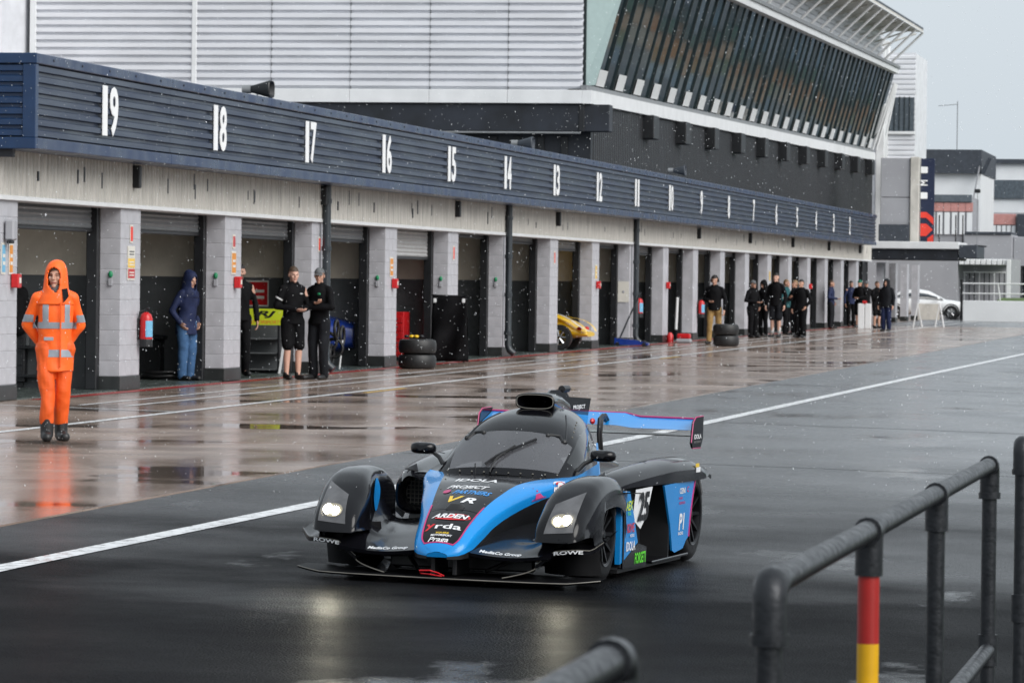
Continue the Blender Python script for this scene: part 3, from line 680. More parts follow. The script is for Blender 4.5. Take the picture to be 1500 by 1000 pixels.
# nose
NY = [-.865,-.845,-.80,-.70,-.60,-.48,-.30,0,.25,.48,.70,1.0,1.35]
zc = cr(NY, [.188,.224,.264,.328,.378,.428,.488,.548,.562,.562,.562,.56,.56])
wi = cr(NY, [.028,.072,.108,.126,.138,.152,.182,.234,.29,.36,.385,.39,.37]); zi = cr(NY, [.182,.213,.250,.315,.363,.41,.47,.537,.555,.562,.572,.585,.59])
wo = cr(NY, [.06,.112,.148,.172,.19,.213,.262,.338,.41,.445,.448,.44,.42]); zo = cr(NY, [.168,.182,.212,.260,.302,.356,.42,.49,.535,.570,.60,.63,.66])
zl = cr(NY, [.157,.157,.162,.168,.176,.19,.225,.255,.265,.27,.40,.5,.52])
def across(pts, n):                                        # smooth polyline through pts (x,z)
    t = np.linspace(0, 1, len(pts)); fx = cr(t, [p[0] for p in pts]); fz = cr(t, [p[1] for p in pts])
    return [(fx(q), fz(q)) for q in np.linspace(0, 1, n)]
ys = np.linspace(-.836, .52, 56)
top = MB(); top.grid([[(x, y, z) for x, z in across([(-wi(y), zi(y)), (-wi(y)*.5, lerp(zi(y), zc(y), .8)), (0, zc(y)), (wi(y)*.5, lerp(zi(y), zc(y), .8)), (wi(y), zi(y))], 17)] for y in ys])
nose = cpart(top, 'nose_panel', carbon, smooth=60, s=True)
nb_ = MB(); nb_.grid([[(x, y, z) for x, z in across([(-wi(y), zi(y)), (-wi(y)*.5, lerp(zi(y), zc(y), .8)), (0, zc(y)), (wi(y)*.5, lerp(zi(y), zc(y), .8)), (wi(y), zi(y))], 11)] for y in np.linspace(-.866, -.836, 5)]); cpart(nb_, 'nose_band', carblue, smooth=60)
ps = MB(); ps.grid([[(x, -.837, lerp(zi(-.837), zc(-.837), 1-(x/wi(-.837))**2)+.003), (x, -.831, lerp(zi(-.831), zc(-.831), 1-(x/wi(-.831))**2)+.003)] for x in np.linspace(-.08, .08, 9)]); cpart(ps, 'pinstripe', dmag)
for s in (-1, 1):
    st = MB(); ys2 = np.linspace(-.865, .5, 60)
    st.grid([[(s*x, y, z) for x, z in across([(wi(y), zi(y)), (lerp(wi(y), wo(y), .55), lerp(zi(y), zo(y), .32)), (wo(y), zo(y)), (wo(y)*1.0, zo(y)-min(.05, (zo(y)-zl(y))*.6))], 9)] for y in ys2])
    cpart(st, 'blue_flank', carblue, smooth=60, s=True)
    st = MB(); st.grid([[(s*wo(y)*.998, y, zo(y)-min(.05, (zo(y)-zl(y))*.6)+.004), (s*wo(y)*.97, y, zl(y)-.01)] for y in ys2]); cpart(st, 'nose_side', carmatte)
    st = MB(); st.grid([[(s*x, y, z) for x, z in across([(wi(y), zi(y)), (lerp(wi(y), wo(y), .55), lerp(zi(y), zo(y), .32)), (wo(y), zo(y)), (wo(y), lerp(zo(y), zl(y), .6)), (wo(y)*.985, zl(y))], 11)] for y in np.linspace(.5, 1.02, 20)])
    cpart(st, 'cockpit_side', carblue if s > 0 else carbon, smooth=60, s=True)
    ps = MB(); ps.grid([[(s*(wi(y)-.007), y-.001, zi(y)+.004), (s*(wi(y)+.002), y-.001, zi(y)+.0035)] for y in np.linspace(-.836, -.46, 24)]); cpart(ps, 'pinstripe', dmag)
tip = MB(); tip.add([(-wi(-.865), -.866, zi(-.865)), (0, -.872, .186), (wi(-.865), -.866, zi(-.865)), (wo(-.865), -.866, zo(-.865)), (wo(-.865)*.98, -.86, .157), (-wo(-.865)*.98, -.86, .157), (-wo(-.865), -.866, zo(-.865))], [(0,1,2,3,4,5,6)]); cpart(tip, 'nose_tip', carblue)
und = MB(); und.grid([[(-wo(y)*.98, y, zl(y)), (wo(y)*.98, y, zl(y))] for y in np.linspace(-.86, .5, 20)]); cpart(und, 'nose_underside', carmatte)
sm = MB(); sm.grid([[(x, -.535, zc(-.535)+.0025-.55*x*x), (x, -.529, zc(-.529)+.003-.55*x*x)] for x in np.linspace(-.142, .142, 9)]); cpart(sm, 'panel_seam', dblk)
sm = MB(); 
hv = MB(); hv.grid([[(x, -.545+.05*t, zc(-.545+.05*t)+(.022*math.sin(t*2.2) if abs(x) < .05 else .002)) for x in np.linspace(-.05, .05, 6)] for t in np.linspace(0, 1, 6)]); cpart(hv, 'bonnet_vent', carmatte)
# channels between nose and wheel arches
cz = cr([-.77,-.6,-.4,-.1,.2,.55], [.187,.232,.278,.32,.335,.32])
for s in (-1, 1):
    ch_ = MB(); P = []
    for y in np.linspace(-.77, .02, 30):
        xin = wo(y)*.93; row = []
        yy = y
        for t in np.linspace(0, 1, 14):
            x = lerp(xin, .615, t); fr = lerp(0, .05, t**2)           # front edge sweeps back towards the arch
            lift = .16*max(0, (t-.55)/.45)**2*min(1, max(0, (y+.74)/.3))
            dip = -.02*math.sin(math.pi*t)
            row.append((s*x, y+fr*(1 if y < -.5 else .3), cz(y)+lift+dip))
        P.append(row)
    ch_.grid(P); lipP = [P[0], [(p[0], p[1]+.004, p[2]-.02) for p in P[0]], [(p[0], p[1]+.12, p[2]-.035) for p in P[0]]]; ch_.grid(lipP)
    cpart(ch_, 'channel', carbon, smooth=50, s=True)
# front wheel arches
FYs = [-.745,-.735,-.71,-.66,-.58,-.48,-.35,-.2,-.05,.1,.22,.33]
fzt = cr(FYs, [.285,.315,.362,.415,.475,.535,.583,.604,.608,.597,.568,.525])
fxi = cr(FYs, [.545,.528,.515,.508,.506,.510,.535,.562,.580,.585,.59,.60]); fxo = cr(FYs, [.715,.745,.765,.782,.795,.803,.806,.804,.80,.795,.788,.78])
WF = (-.01, .272); WR = (2.22, .288)
def arch(y, c, r, lo):
    d = abs(y-c); return lo if d >= r else max(lo, .272+math.sqrt(r*r-d*d))
fend = []
for s in (-1, 1):
    P = []
    for y in np.concatenate([np.linspace(-.745, -.6, 12), np.linspace(-.58, .33, 46)]):
        xi, xo, zt = fxi(y), fxo(y), fzt(y); hw = (xo-xi)/2; xc = (xo+xi)/2; zb = zt-min(.17, (zt-.27)*.8+.012)
        lo_in = .27 if y < -.55 else lerp(.27, .2, min(1, (y+.55)/.2)); lo_out = arch(y, WF[0], .315, .285 if y < -.5 else .24)
        lo_out = min(lo_out, zb-.002); lo_in = min(lo_in, zb-.002)
        row = [(xi-.012, lo_in), (xi-.004, lerp(lo_in, zb, .55))]
        for t in np.linspace(math.pi, 0, 17):
            c_, s_ = math.cos(t), math.sin(t); e = 2/3.3
            row.append((xc+hw*math.copysign(abs(c_)**e, c_), zb+(zt-zb)*abs(s_)**e+.018*(-c_)*0))
        row += [(xo+.004, lerp(zb, lo_out, .5)), (xo, lo_out)]
        P.append([(s*x, y, z) for x, z in row])
    f = MB().grid(P); f.add(P[0], [tuple(range(len(P[0])))])
    fo = cpart(f, 'front_arch', carbon, smooth=50, s=True); fend.append(fo)
    # dark lower apron and inner liner around the tyre
    ap = MB(); ap.grid([[(s*x, -.50+.10*((x-.64)/.16)**2+.10*(1-t), lerp(.06, .31, t)) for x in np.linspace(.47, .80, 9)] for t in np.linspace(0, 1, 7)]); cpart(ap, 'arch_apron', carmatte, smooth=60)
    bl = MB().box((s*.62, .30, .07), (s*.76, .315, .45)); cpart(bl, 'arch_rear_wall', carmatte)
def bvh_of(objs):
    vs = []; fs = []
    for o in objs:
        b = len(vs); vs += [v.co.copy() for v in o.data.vertices]; fs += [[b+i for i in p.vertices] for p in o.data.polygons]
    return BVHTree.FromPolygons(vs, fs)
def drape(o_list, pts, d, off, start):                     # lay points on surfaces along direction d
    bv = bvh_of(o_list); d = Vector(d); out = []
    for p in pts:
        h = bv.ray_cast(Vector(p)+Vector(start), d)
        q = h[0] if h[0] is not None else None; n = h[1]
        if q is not None:
            if n.dot(d) > 0: n = -n
            q = q+n*off
        out.append(q)
    last = next((q for q in out if q is not None), Vector((0,0,0)))
    res = []
    for q in out:
        if q is not None: last = q
        res.append(last)
    return res
def patch(poly, n=10):                                     # grid over a quad in (x,z)
    a, b, c, d = [np.array(p) for p in poly]
    return [[(1-u)*(1-v)*a+u*(1-v)*b+u*v*c+(1-u)*v*d for u in np.linspace(0, 1, n)] for v in np.linspace(0, 1, n)]
lamp_on = emit('headlight_glow', (1.0, .93, .70), 110.0); lamp_on2 = pbr('reflector_bowl', (.16,.155,.14), .35, .6, var=.3, scale=30)
lamp_on2.node_tree.nodes['Principled BSDF'].inputs['Emission Color'].default_value = (1, .9, .62, 1); lamp_on2.node_tree.nodes['Principled BSDF'].inputs['Emission Strength'].default_value = .12
for s, fo in ((-1, fend[0]), (1, fend[1])):
    quad = [(.572, .305), (.735, .318), (.742, .53), (.60, .462)]
    g_ = patch(quad, 14); flat = [(s*q[0], -1.5, q[1]) for r in g_ for q in r]
    dr = drape([fo], flat, (0, 1, 0), .004, (0, 0, 0)); k = 14
    hl = cpart(MB().grid([dr[i*k:(i+1)*k] for i in range(k)]), 'headlight', lens, smooth=60)
    for (cx, cz_, rx, rz, mt_, off, nm) in ((.658, .376, .056, .036, lamp_on2, .007, 'reflector'), (.69, .380, .023, .024, lamp_on, .010, 'bulb'), (.642, .372, .021, .021, lamp_on, .010, 'bulb')):
        ring = [(s*(cx+rx*r*math.cos(t)), -1.5, cz_+rz*r*math.sin(t)) for r in (.02, .5, 1) for t in np.linspace(0, 2*math.pi, 17)[:-1]]
        dd = drape([fo], ring, (0, 1, 0), off, (0, 0, 0)); cpart(MB().grid([dd[0:16], dd[16:32], dd[32:48]], closed=True), nm, mt_, hl)
    # blue patch on the inner cheek
    g2 = MB(); dd = drape([fo], [(0, -.19+lerp(-.12, .12, u)*math.sin(math.pi*(.08+.84*v))+.06*(v-.5), lerp(.36, .54, v)*1.0) for v in np.linspace(0, 1, 7) for u in np.linspace(0, 1, 7)], (s, 0, 0), .004, (s*.45, 0, 0))
    g2.grid([dd[i*7:(i+1)*7] for i in range(7)]); cpart(g2, 'blue_cheek', carblue, smooth=60)
    # dive plane with raised outer end
    dp = MB(); P = []
    for t in np.linspace(0, 1, 18):
        x = lerp(.52, .875, t); yf = -.69+.07*t*t+.05*max(0, t-.8)/.2; zz = .175+.03*math.sin(t*2.2)-.06*max(0, .3-t)/.3+.05*max(0, t-.85)/.15
        P.append([(s*x, yf, zz-.008), (s*x, yf, zz+.016), (s*x, yf+.05, zz+.012), (s*x, yf+.34, zz+.07)])
    dp.grid(P); d_o = cpart(dp, 'dive_plane', carbon, smooth=30)
    de = MB(); de.grid([[(p[1][0], p[1][1]-.001, p[1][2]-.002), (p[1][0], p[1][1]-.001, p[1][2]+.0025)] for p in P]); cpart(de, 'edge_highlight', edgegrey, d_o)
    # curved vane from the dive plane to the splitter
    vn = MB(); P = []
    for t in np.linspace(0, 1, 10): P.append([(s*lerp(.53, .34, t**1.5), -.68-.05*t, lerp(.125, .05, t**.8)), (s*lerp(.53, .34, t**1.5)+s*.005, -.30, lerp(.16, .05, t**.8))])
    vn.grid(P); v_o = cpart(vn, 'turning_vane', carbon)
    ve = MB(); ve.tube([p[0] for p in P], .0035, 5); cpart(ve, 'vane_edge', edgegrey, v_o)
    MBt = MB(); MBt.tube([(s*.20, -.55, .07), (s*.46, -.1, .22)], .012, 6); MBt.tube([(s*.20, -.2, .2), (s*.5, -.05, .25)], .012, 6); cpart(MBt, 'suspension_arm', carmatte)
# splitter and floor
sp = MB(); out_ = []
for t in np.linspace(-1, 1, 33):
    x = .877*t; y = -.835+.03*abs(t)+.18*abs(t)**5; z = .04+.012*math.cos(t*math.pi)*-.0+.016*max(0, abs(t)-.82)/.18; out_.append((x, y, z))
P = [[(p[0], p[1], p[2]-.012) for p in out_], [(p[0]*1.003, p[1]-.006, p[2]-.004) for p in out_], [(p[0], p[1], p[2]) for p in out_], [(p[0], p[1]+.16, p[2]+.006) for p in out_], [(p[0]*.9, -.35, .05) for p in out_]]
sp.grid(P); spl = cpart(sp, 'splitter', pbr('splitter_black', (.006,.006,.007), .5, var=.3, scale=8, spec=.06), smooth=30)
se = MB(); se.tube([(p[0], p[1]-.004, p[2]-.002) for p in out_], .0035, 5); cpart(se, 'edge_highlight', edgegrey, spl)
fl_ = MB().prism([(-.60,-.4,.035), (.60,-.4,.035), (.60,-.34,.035), (.42,.30,.035), (.74,.32,.035), (.76,1.85,.035), (.50,1.93,.035), (.50,2.55,.035), (-.50,2.55,.035), (-.50,1.93,.035), (-.76,1.85,.035), (-.74,.32,.035), (-.42,.30,.035), (-.60,-.34,.035)], (0, 0, .02)); cpart(fl_, 'floor', carmatte)
for s in (-1, 1): cpart(MB().cbox((s*.60, 1.0, .055), (s*.785, 1.95, .07), .004), 'sill', carbon)
for s in (-1, 1): cpart(MB().cbox((s*.05, -.72, .05), (s*.075, -.45, .17), .004), 'splitter_mount', carmatte)
tow = MB(); tow.tube([(-.11, -.80, .06), (-.10, -.85, .078), (-.04, -.86, .082), (.0, -.84, .07), (.03, -.81, .052)], .004, 6); tow.tube([(-.10, -.82, .06), (-.04, -.85, .06), (.02, -.82, .05)], .004, 6); cpart(tow, 'tow_strap', dred)
cpart(MB().cbox((-.42, -.35, .06), (.42, -.3, .26), .01), 'bulkhead', carmatte)
# sidepods and rear arches
SY = [.42,.50,.62,.9,1.3,1.7,2.05,2.3,2.47]
szt = cr(SY, [.535,.562,.585,.610,.634,.648,.645,.615,.575]); sxo = cr(SY, [.60,.635,.66,.70,.74,.775,.79,.79,.785]); sxi = cr(SY, [.44,.42,.40,.38,.36,.33,.30,.28,.28]); szi = cr(SY, [.50,.49,.48,.465,.46,.48,.50,.50,.49])
szb = cr(SY, [.50,.50,.50,.505,.505,.505,.505,.505,.53])
for s in (-1, 1):
    P = []
    for y in np.linspace(.42, 2.47, 46):
        xo, xi, zt, zi_, zb = sxo(y), sxi(y), szt(y), szi(y), szb(y)
        P.append([(s*x, y, z) for x, z in across([(xi, zi_), (lerp(xi, xo, .36), lerp(zi_, zt, .62)), (lerp(xi, xo, .68), zt), (lerp(xi, xo, .92), zt-.025), (xo, zt-.07), (xo+.002, zb)], 18)])
    lipr = [(p[0]*1.0, p[1]+.05, p[2]+(.012 if j < 12 else -.01)) for j, p in enumerate(P[-1])]
    P.append(lipr)
    pod = cpart(MB().grid(P), 'sidepod', carbon, smooth=50, s=True)
    # intake mouth
    mo = MB(); oc = (.515, .45)
    def ringm(y, rx, rz, e=2.6, cx=.525, cz2=.432): return [(s*(cx+rx*math.copysign(abs(math.cos(t))**(2/e), math.cos(t))-.05*math.sin(t)*0), y+.10*(1-abs(math.sin(t)))*0+.08*(math.sin(t) < 0)*abs(math.sin(t))*-.3, cz2+rz*math.copysign(abs(math.sin(t))**(2/e), math.sin(t))) for t in np.linspace(0, 2*math.pi, 33)[:-1]]
    mo.grid([ringm(.62, .135, .128), ringm(.50, .13, .124), ringm(.465, .118, .112), ringm(.46, .104, .098), ringm(.50, .094, .088), ringm(.75, .085, .08)], closed=True); mo_ = cpart(mo, 'intake_duct', carbon, pod, smooth=50)
    gr = MB(); 
    for i in range(9):
        x = .42+i*.024; gr.box((s*x, .60, .36), (s*(x+.004), .605, .55))
    for i in range(8): gr.box((s*.41, .606, .37+i*.024), (s*.62, .611, .374+i*.024))
    cpart(gr, 'intake_mesh', edgegrey, pod); cpart(MB().box((s*.42, .64, .33), (s*.62, .66, .50)), 'intake_core', dblk, pod)
    sc = MB().prism([(s*.53, .53, .560), (s*.60, .50, .565), (s*.57, .64, .592)], (0, 0, .006)); cpart(sc, 'top_slot', dblk, pod)
    # recessed flank, blue panels
    cpart(MB().add([(s*.60, .45, .06), (s*.60, .62, .30), (s*.60, .62, .50), (s*.62, 1.35, .50), (s*.62, 1.35, .06)], [(0,1,2,3,4)]), 'recessed_flank', carmatte)
    b1 = MB().prism([(s*.765, .255, .505), (s*.765, .47, .500), (s*.765, .58, .36), (s*.765, .70, .195), (s*.765, .335, .10), (s*.765, .27, .09)], (-s*.03, 0, 0)); B1 = cpart(b1, 'barge_board', carblue)
    b1b = MB().prism([(s*.766, .338, .10), (s*.766, .705, .19), (s*.766, .92, .16), (s*.766, .92, .05), (s*.766, .34, .06)], (-s*.03, 0, 0)); cpart(b1b, 'barge_board_foot', carbon, B1)
    cpart(MB().prism([(s*.767, .30, .50), (s*.767, .345, .45), (s*.767, .345, .09), (s*.767, .318, .09), (s*.767, .318, .44)], (s*.004, 0, 0)), 'black_seam', dblk, B1)
    cpart(MB().prism([(s*.768, .22, .50), (s*.86, .36, .495), (s*.768, .40, .488)], (0, 0, .006)), 'winglet', carbon, B1)
    pts = [(1.32, .50), (2.14, .512), (2.085, .42), (2.045, .33), (2.015, .24), (2.0, .165), (1.93, .14), (1.86, .10), (1.64, .085), (1.58, .10), (1.50, .26)]
    rp = MB().prism([(s*.77, a, b) for a, b in pts], (-s*.012, 0, 0)); cpart(rp, 'rear_side_panel', carblue)
    rp2 = MB(); rp2.tube([(s*.772, a, b) for a, b in pts[1:6]], .0045, 5); cpart(rp2, 'pink_edging', dmag)
    iw = MB().box((s*.50, 1.5, .06), (s*.76, 1.52, .56)); cpart(iw, 'arch_wall', carmatte)
    # number board
    nb = MB().prism([(s*.73, .80, .495), (s*.74, 1.14, .50), (s*.735, 1.03, .335), (s*.73, .90, .262), (s*.73, .735, .315)], (-s*.01, 0, 0)); NB_ = cpart(nb, 'number_board', dwhite)
    vs, fs = text_shape('25', .17, .24, .03, .0)
    tm = MB(); tm.add([(s*(.739+.03*v[0]*0+.003), .935+(v[0] if s > 0 else -v[0])*1.0+.25*v[1], .395+v[1]) for v in vs], fs); cpart(tm, 'race_number', dblk, NB_)
# wheels
swp = pbr('sidewall_print', (.07,.07,.07), .5)
def wheel(c, r, wd, s, name='wheel'):
    t = MB(); xo = s*.752; xi = s*(.752-wd)
    prof_ = [(r*.62, 0), (r*.66, .004), (r*.80, .0), (r*.93, .010), (r*.985, .03), (r, .055), (r, wd-.055), (r*.985, wd-.03), (r*.93, wd-.01), (r*.7, wd), (r*.62, wd)]
    t.lathe([(a, (xo-s*b)) for a, b in prof_], (0, c[0], r), 'x', 40)
    root = cpart(t, 'wheel', tyre, smooth=40)
    rm = MB(); rm.lathe([(r*.64, xo-s*.004), (r*.655, xo+s*.002), (r*.60, xo-s*.004), (r*.57, xo-s*.05), (r*.56, xo-s*wd*.8)], (0, c[0], r), 'x', 36); cpart(rm, 'rim', rimm, root, smooth=40)
    for i in range(10):
        a = 2*math.pi*i/10; sp_ = MB(); ca, sa = math.cos(a), math.sin(a); pa, qa = -sa, ca
        def P3(rr, tt, xx): return (xx, c[0]+rr*ca+tt*pa, r+rr*sa+tt*qa)
        sp_.loft([[P3(r*.12, -.011, xo-s*.028), P3(r*.12, .011, xo-s*.028), P3(r*.12, .011, xo-s*.05), P3(r*.12, -.011, xo-s*.05)], [P3(r*.6, -.008, xo-s*.006), P3(r*.6, .008, xo-s*.006), P3(r*.6, .008, xo-s*.04), P3(r*.6, -.008, xo-s*.04)]]); cpart(sp_, 'spoke', rimm, root)
    hb = MB().lathe([(.001, xo-s*.012), (r*.10, xo-s*.014), (r*.15, xo-s*.03), (r*.15, xo-s*.06)], (0, c[0], r), 'x', 16); cpart(hb, 'hub', rimm, root, smooth=40)
    dk = MB().lathe([(.001, xo-s*.09), (r*.56, xo-s*.09)], (0, c[0], r), 'x', 24); cpart(dk, 'brake_disc', dblk, root)
    for a0 in (.5, 2.8): cpart(MB().grid([[(xo+s*.0015, c[0]+r*q*math.cos(t_), r+r*q*math.sin(t_)) for q in (.76, .86)] for t_ in np.linspace(a0, a0+.7, 8)]), 'sidewall_print', swp, root)
for s in (-1, 1): wheel(WF, .272, .158, s); wheel(WR, .288, .25, s)
# cockpit canopy
KY = [.45,.48,.54,.62,.70,.78,.88,1.0,1.2,1.4,1.6,1.8]
kzt = cr(KY, [.560,.592,.652,.722,.780,.828,.872,.905,.932,.938,.918,.88]); khw = cr(KY, [.400,.412,.420,.425,.425,.420,.405,.388,.352,.31,.265,.22]); kzb = cr(KY, [.545,.545,.55,.555,.56,.57,.58,.59,.60,.60,.60,.6])
ky = np.concatenate([np.linspace(.45, .84, 30), np.linspace(.855, 1.8, 40)]); th = np.linspace(0, math.pi, 61)
def kp(y, t):
    e = lerp(2/2.3, 2/2.75, min(1, max(0, (y-.5)/.4))); c_, s_ = math.cos(t), math.sin(t)
    hw = khw(y)-.10*max(0, s_)**1.6*0
    return (hw*math.copysign(abs(c_)**e, c_)*(1-.10*s_*abs(c_)), y, kzb(y)+(kzt(y)-kzb(y))*abs(s_)**e)
K = [[kp(y, t) for t in th] for y in ky]
groups = {'windscreen': [], 'side_window': [], 'side_window ': [], 'roof': [], 'canopy_frame': []}
for i in range(len(ky)-1):
    for j in range(60):
        x = np.mean([K[i][j][0], K[i+1][j+1][0]]); y = (ky[i]+ky[i+1])/2; z = np.mean([K[i][j][2], K[i+1][j+1][2]])
        hinge = .745
        ax = abs(x)
        dth = abs((th[j]+th[j+1])/2-math.pi/2)
        if y < hinge and y > .485 and dth < .93: gname = 'windscreen'
        elif .60 < y < 1.2 and 1.0 < dth < 1.34: gname = 'side_window' if x > 0 else 'side_window '
        elif y > .745 and dth < 1.0: gname = 'roof'
        else: gname = 'canopy_frame'
        groups[gname].append((i, j))
for gname, fl2 in groups.items():
    m = MB(); idx = {}
    vs = []; fs = []
    for i, j in fl2:
        f = []
        for q in ((i, j), (i, j+1), (i+1, j+1), (i+1, j)):
            if q not in idx: idx[q] = len(vs); vs.append(K[q[0]][q[1]])
            f.append(idx[q])
        fs.append(tuple(f))
    gname = gname.strip(); m.add(vs, fs); cpart(m, gname, {'windscreen': carglass, 'side_window': sideglass, 'roof': carbon, 'canopy_frame': carbon}[gname], smooth=70, s=(gname != 'windscreen'))
cowl = MB(); cowl.grid([[(x, y, z) for x, z in ((-.37, .556), (-.2, .562), (0, .566), (.2, .562), (.37, .556))] for y in (.42, .478)]); cpart(cowl, 'screen_base', carmatte)
for s in (-1, 1):
    hg = MB(); hg.tube([kp(.73, math.pi/2-s*.72), kp(.77, math.pi/2-s*.60), kp(.75, math.pi/2-s*.42)], .011, 8); hg.ell(kp(.74, math.pi/2-s*.40), (.016, .016, .014), 8); hg.ell(kp(.74, math.pi/2-s*.74), (.018, .018, .018), 8); cpart(hg, 'canopy_hinge', carmatte)
    sm = MB(); sm.tube([Vector(kp(y, math.pi/2-s*(.72-.75*(y-.8))))+Vector((0, 0, .001)) for y in np.linspace(.76, 1.12, 10)], .005, 6); cpart(sm, 'roof_seal', dblk)
    # mirrors
    mr = MB(); P = []
    for t, (sx, sz) in zip(np.linspace(0, 1, 6), ((.35, .45), (.85, .9), (1, 1), (1, 1), (.97, .97), (.9, .9))):
        P.append([(s*(.545+.075*sx*math.copysign(abs(math.cos(a))**.6, math.cos(a))), .63+.10*t, .688+.034*sz*math.copysign(abs(math.sin(a))**.6, math.sin(a))) for a in np.linspace(0, 2*math.pi, 19)[:-1]])
    mr.loft(P); mo = cpart(mr, 'mirror', carbon, smooth=50)
    ms = MB(); ms.tube([(s*.50, .69, .672), (s*.44, .66, .64), (s*.40, .63, .59), (s*.39, .60, .57)], [.011, .013, .014, .02], 8); cpart(ms, 'mirror_arm', carmatte, mo)
wp = MB(); wb_ = [kp(.515, math.pi/2+.20), kp(.60, math.pi/2+.02), kp(.72, math.pi/2-.22)]
wp.tube([(-.075, .455, .575), (-.07, .48, .612)]+[Vector(p)+Vector((0, -.012, .016)) for p in (kp(.53, 1.66), kp(.57, 1.58), kp(.61, 1.52))], .006, 6)
WP = cpart(wp, 'wiper', carmatte)
wb2 = MB(); wb2.tube([Vector(kp(y, lerp(1.80, 1.30, (y-.50)/.18)))+Vector((0, -.008, .009)) for y in np.linspace(.50, .68, 12)], .008, 6); cpart(wb2, 'wiper_blade', dblk, WP)
aerial = MB(); aerial.tube([(-.12, .30, .565), (-.12, .30, .63)], .004, 6); cpart(aerial, 'aerial', dblk)
ck = MB(); ck.grid([[(x, y, .53) for x in (-.36, .36)] for y in (.5, 1.4)]); cpart(ck, 'cockpit_floor', dblk)
# airbox, fin, engine cover
def rr(cx, y, cz2, rx, rz, e=3.2, n=28): return [(cx+rx*math.copysign(abs(math.cos(t))**(2/e), math.cos(t)), y, cz2+rz*math.copysign(abs(math.sin(t))**(2/e), math.sin(t))) for t in np.linspace(0, 2*math.pi, n+1)[:-1]]
ab = MB(); ab.grid([rr(0, 1.9, .90, .03, .05), rr(0, 1.6, .935, .06, .07), rr(0, 1.36, .955, .10, .068), rr(0, 1.2, .970, .118, .054), rr(0, 1.155, .972, .121, .050), rr(0, 1.15, .972, .115, .044), rr(0, 1.165, .972, .107, .037), rr(0, 1.4, .965, .09, .03), rr(0, 1.5, .965, .01, .01)], closed=True); AB = cpart(ab, 'airbox', carbon, smooth=50)
arim = MB(); arim.tube([Vector(p) for p in rr(0, 1.149, .972, .112, .041)]+[Vector(rr(0, 1.149, .972, .112, .041)[0])], .0025, 5); cpart(arim, 'intake_rim', edgegrey, AB)
fn_ = MB().prism([(-.006, 1.35, .99), (-.006, 1.5, 1.035), (-.006, 1.85, 1.03), (-.006, 1.95, .985), (-.006, 2.5, .965), (-.006, 2.38, .75), (-.006, 1.7, .80), (-.006, 1.4, .90)], (.012, 0, 0)); FN = cpart(fn_, 'fin', carbon)
cm_ = MB(); cm_.tube([(0, 1.78, 1.035), (0, 1.92, 1.035)], .022, 10); cpart(cm_, 'fin_camera', carmatte, FN)
cpart(MB().prism([(.0065, 2.05, .88), (.0065, 2.44, .86), (.0065, 2.38, .755), (.0065, 2.1, .77)], (.002, 0, 0)), 'blue_flash', dblue, FN)
ec = MB(); P = []
for y in np.linspace(1.25, 2.5, 20):
    t = (y-1.25)/1.25; hw = lerp(.345, .20, t); zt = lerp(.90, .62, t**1.0); P.append([(hw*math.cos(a), y, .55+(zt-.56)*abs(math.sin(a))**.8) for a in np.linspace(0, math.pi, 21)])
ec.grid(P); cpart(ec, 'engine_cover', carbon, smooth=60)
for s in (1,):
    bs = MB(); bs.grid([[(s*lerp(.440, .375, t), 1.02+.16*t, lerp(.52, .74, t)), (s*lerp(.435, .37, t), 1.09+.16*t, lerp(.52, .74, t))] for t in np.linspace(0, 1, 8)]); cpart(bs, 'blue_stripe', carblue)
# rear wing
def foil(x, y0, z0, chord, pitch, th=.10, n=18):
    up_ = [(c, th*chord*(1.4*math.sqrt(c)-.6*c-1.5*c*c+.95*c**3-.25*c**4)*.9) for c in np.linspace(0, 1, n)]
    pts = [(c*chord, -.15*h) for c, h in up_]+[(c*chord, -h) for c, h in up_[::-1]][1:-1]
    cp_, sp2 = math.cos(pitch), math.sin(pitch)
    return [(x, y0+a*cp_-b*sp2, z0+a*sp2+b*cp_) for a, b in pts]
WG = thing('rear_wing', '', ''); 
for k_ in ('label', 'category'): del WG[k_]
WG.parent = CAR
xsw = np.linspace(-.675, .675, 15)
cpart(MB().loft([foil(x, 2.42, .795+.012*(abs(x) < .2), .25, .24+.05*(abs(x) < .2)) for x in xsw]), 'main_plane', carblue, WG, smooth=40)
cpart(MB().loft([foil(x, 2.37, .762, .18, .03) for x in (-.675, .675)]), 'lower_element', carbon, WG, smooth=40)
te = MB(); te.tube([(x, 2.42+.25*math.cos(.24), .795+.25*math.sin(.24)+.018*(abs(x) < .2)+.005) for x in xsw], .006, 6); cpart(te, 'pink_gurney', dmag, WG)
for s in (-1, 1):
    ep = MB().prism([(s*.678, 2.36, .72), (s*.678, 2.40, .845), (s*.678, 2.47, .875), (s*.678, 2.68, .878), (s*.678, 2.68, .74), (s*.678, 2.62, .682), (s*.678, 2.40, .685)], (s*.012, 0, 0)); E_ = cpart(ep, 'endplate', carbon, WG)
    pe = MB(); pe.tube([(s*.688, 2.36, .72), (s*.688, 2.40, .845), (s*.688, 2.47, .875), (s*.688, 2.68, .878)], .004, 5); pe.tube([(s*.688, 2.62, .682), (s*.688, 2.40, .685)], .004, 5); cpart(pe, 'pink_edging', dmag, E_)
    for q in (0, .06):
        sn = MB(); sn.tube([(s*.115, 2.34+q, .60), (s*.115, 2.28+q, .75), (s*.115, 2.30+q, .845), (s*.115, 2.38+q, .865), (s*.115, 2.46+q, .83)], [.012, .012, .013, .014, .012], 6); cpart(sn, 'swan_neck', carmatte, WG)
cpart(MB().ell((.07, 2.3, .83), (.018, .03, .02), 8), 'rain_light', dred)
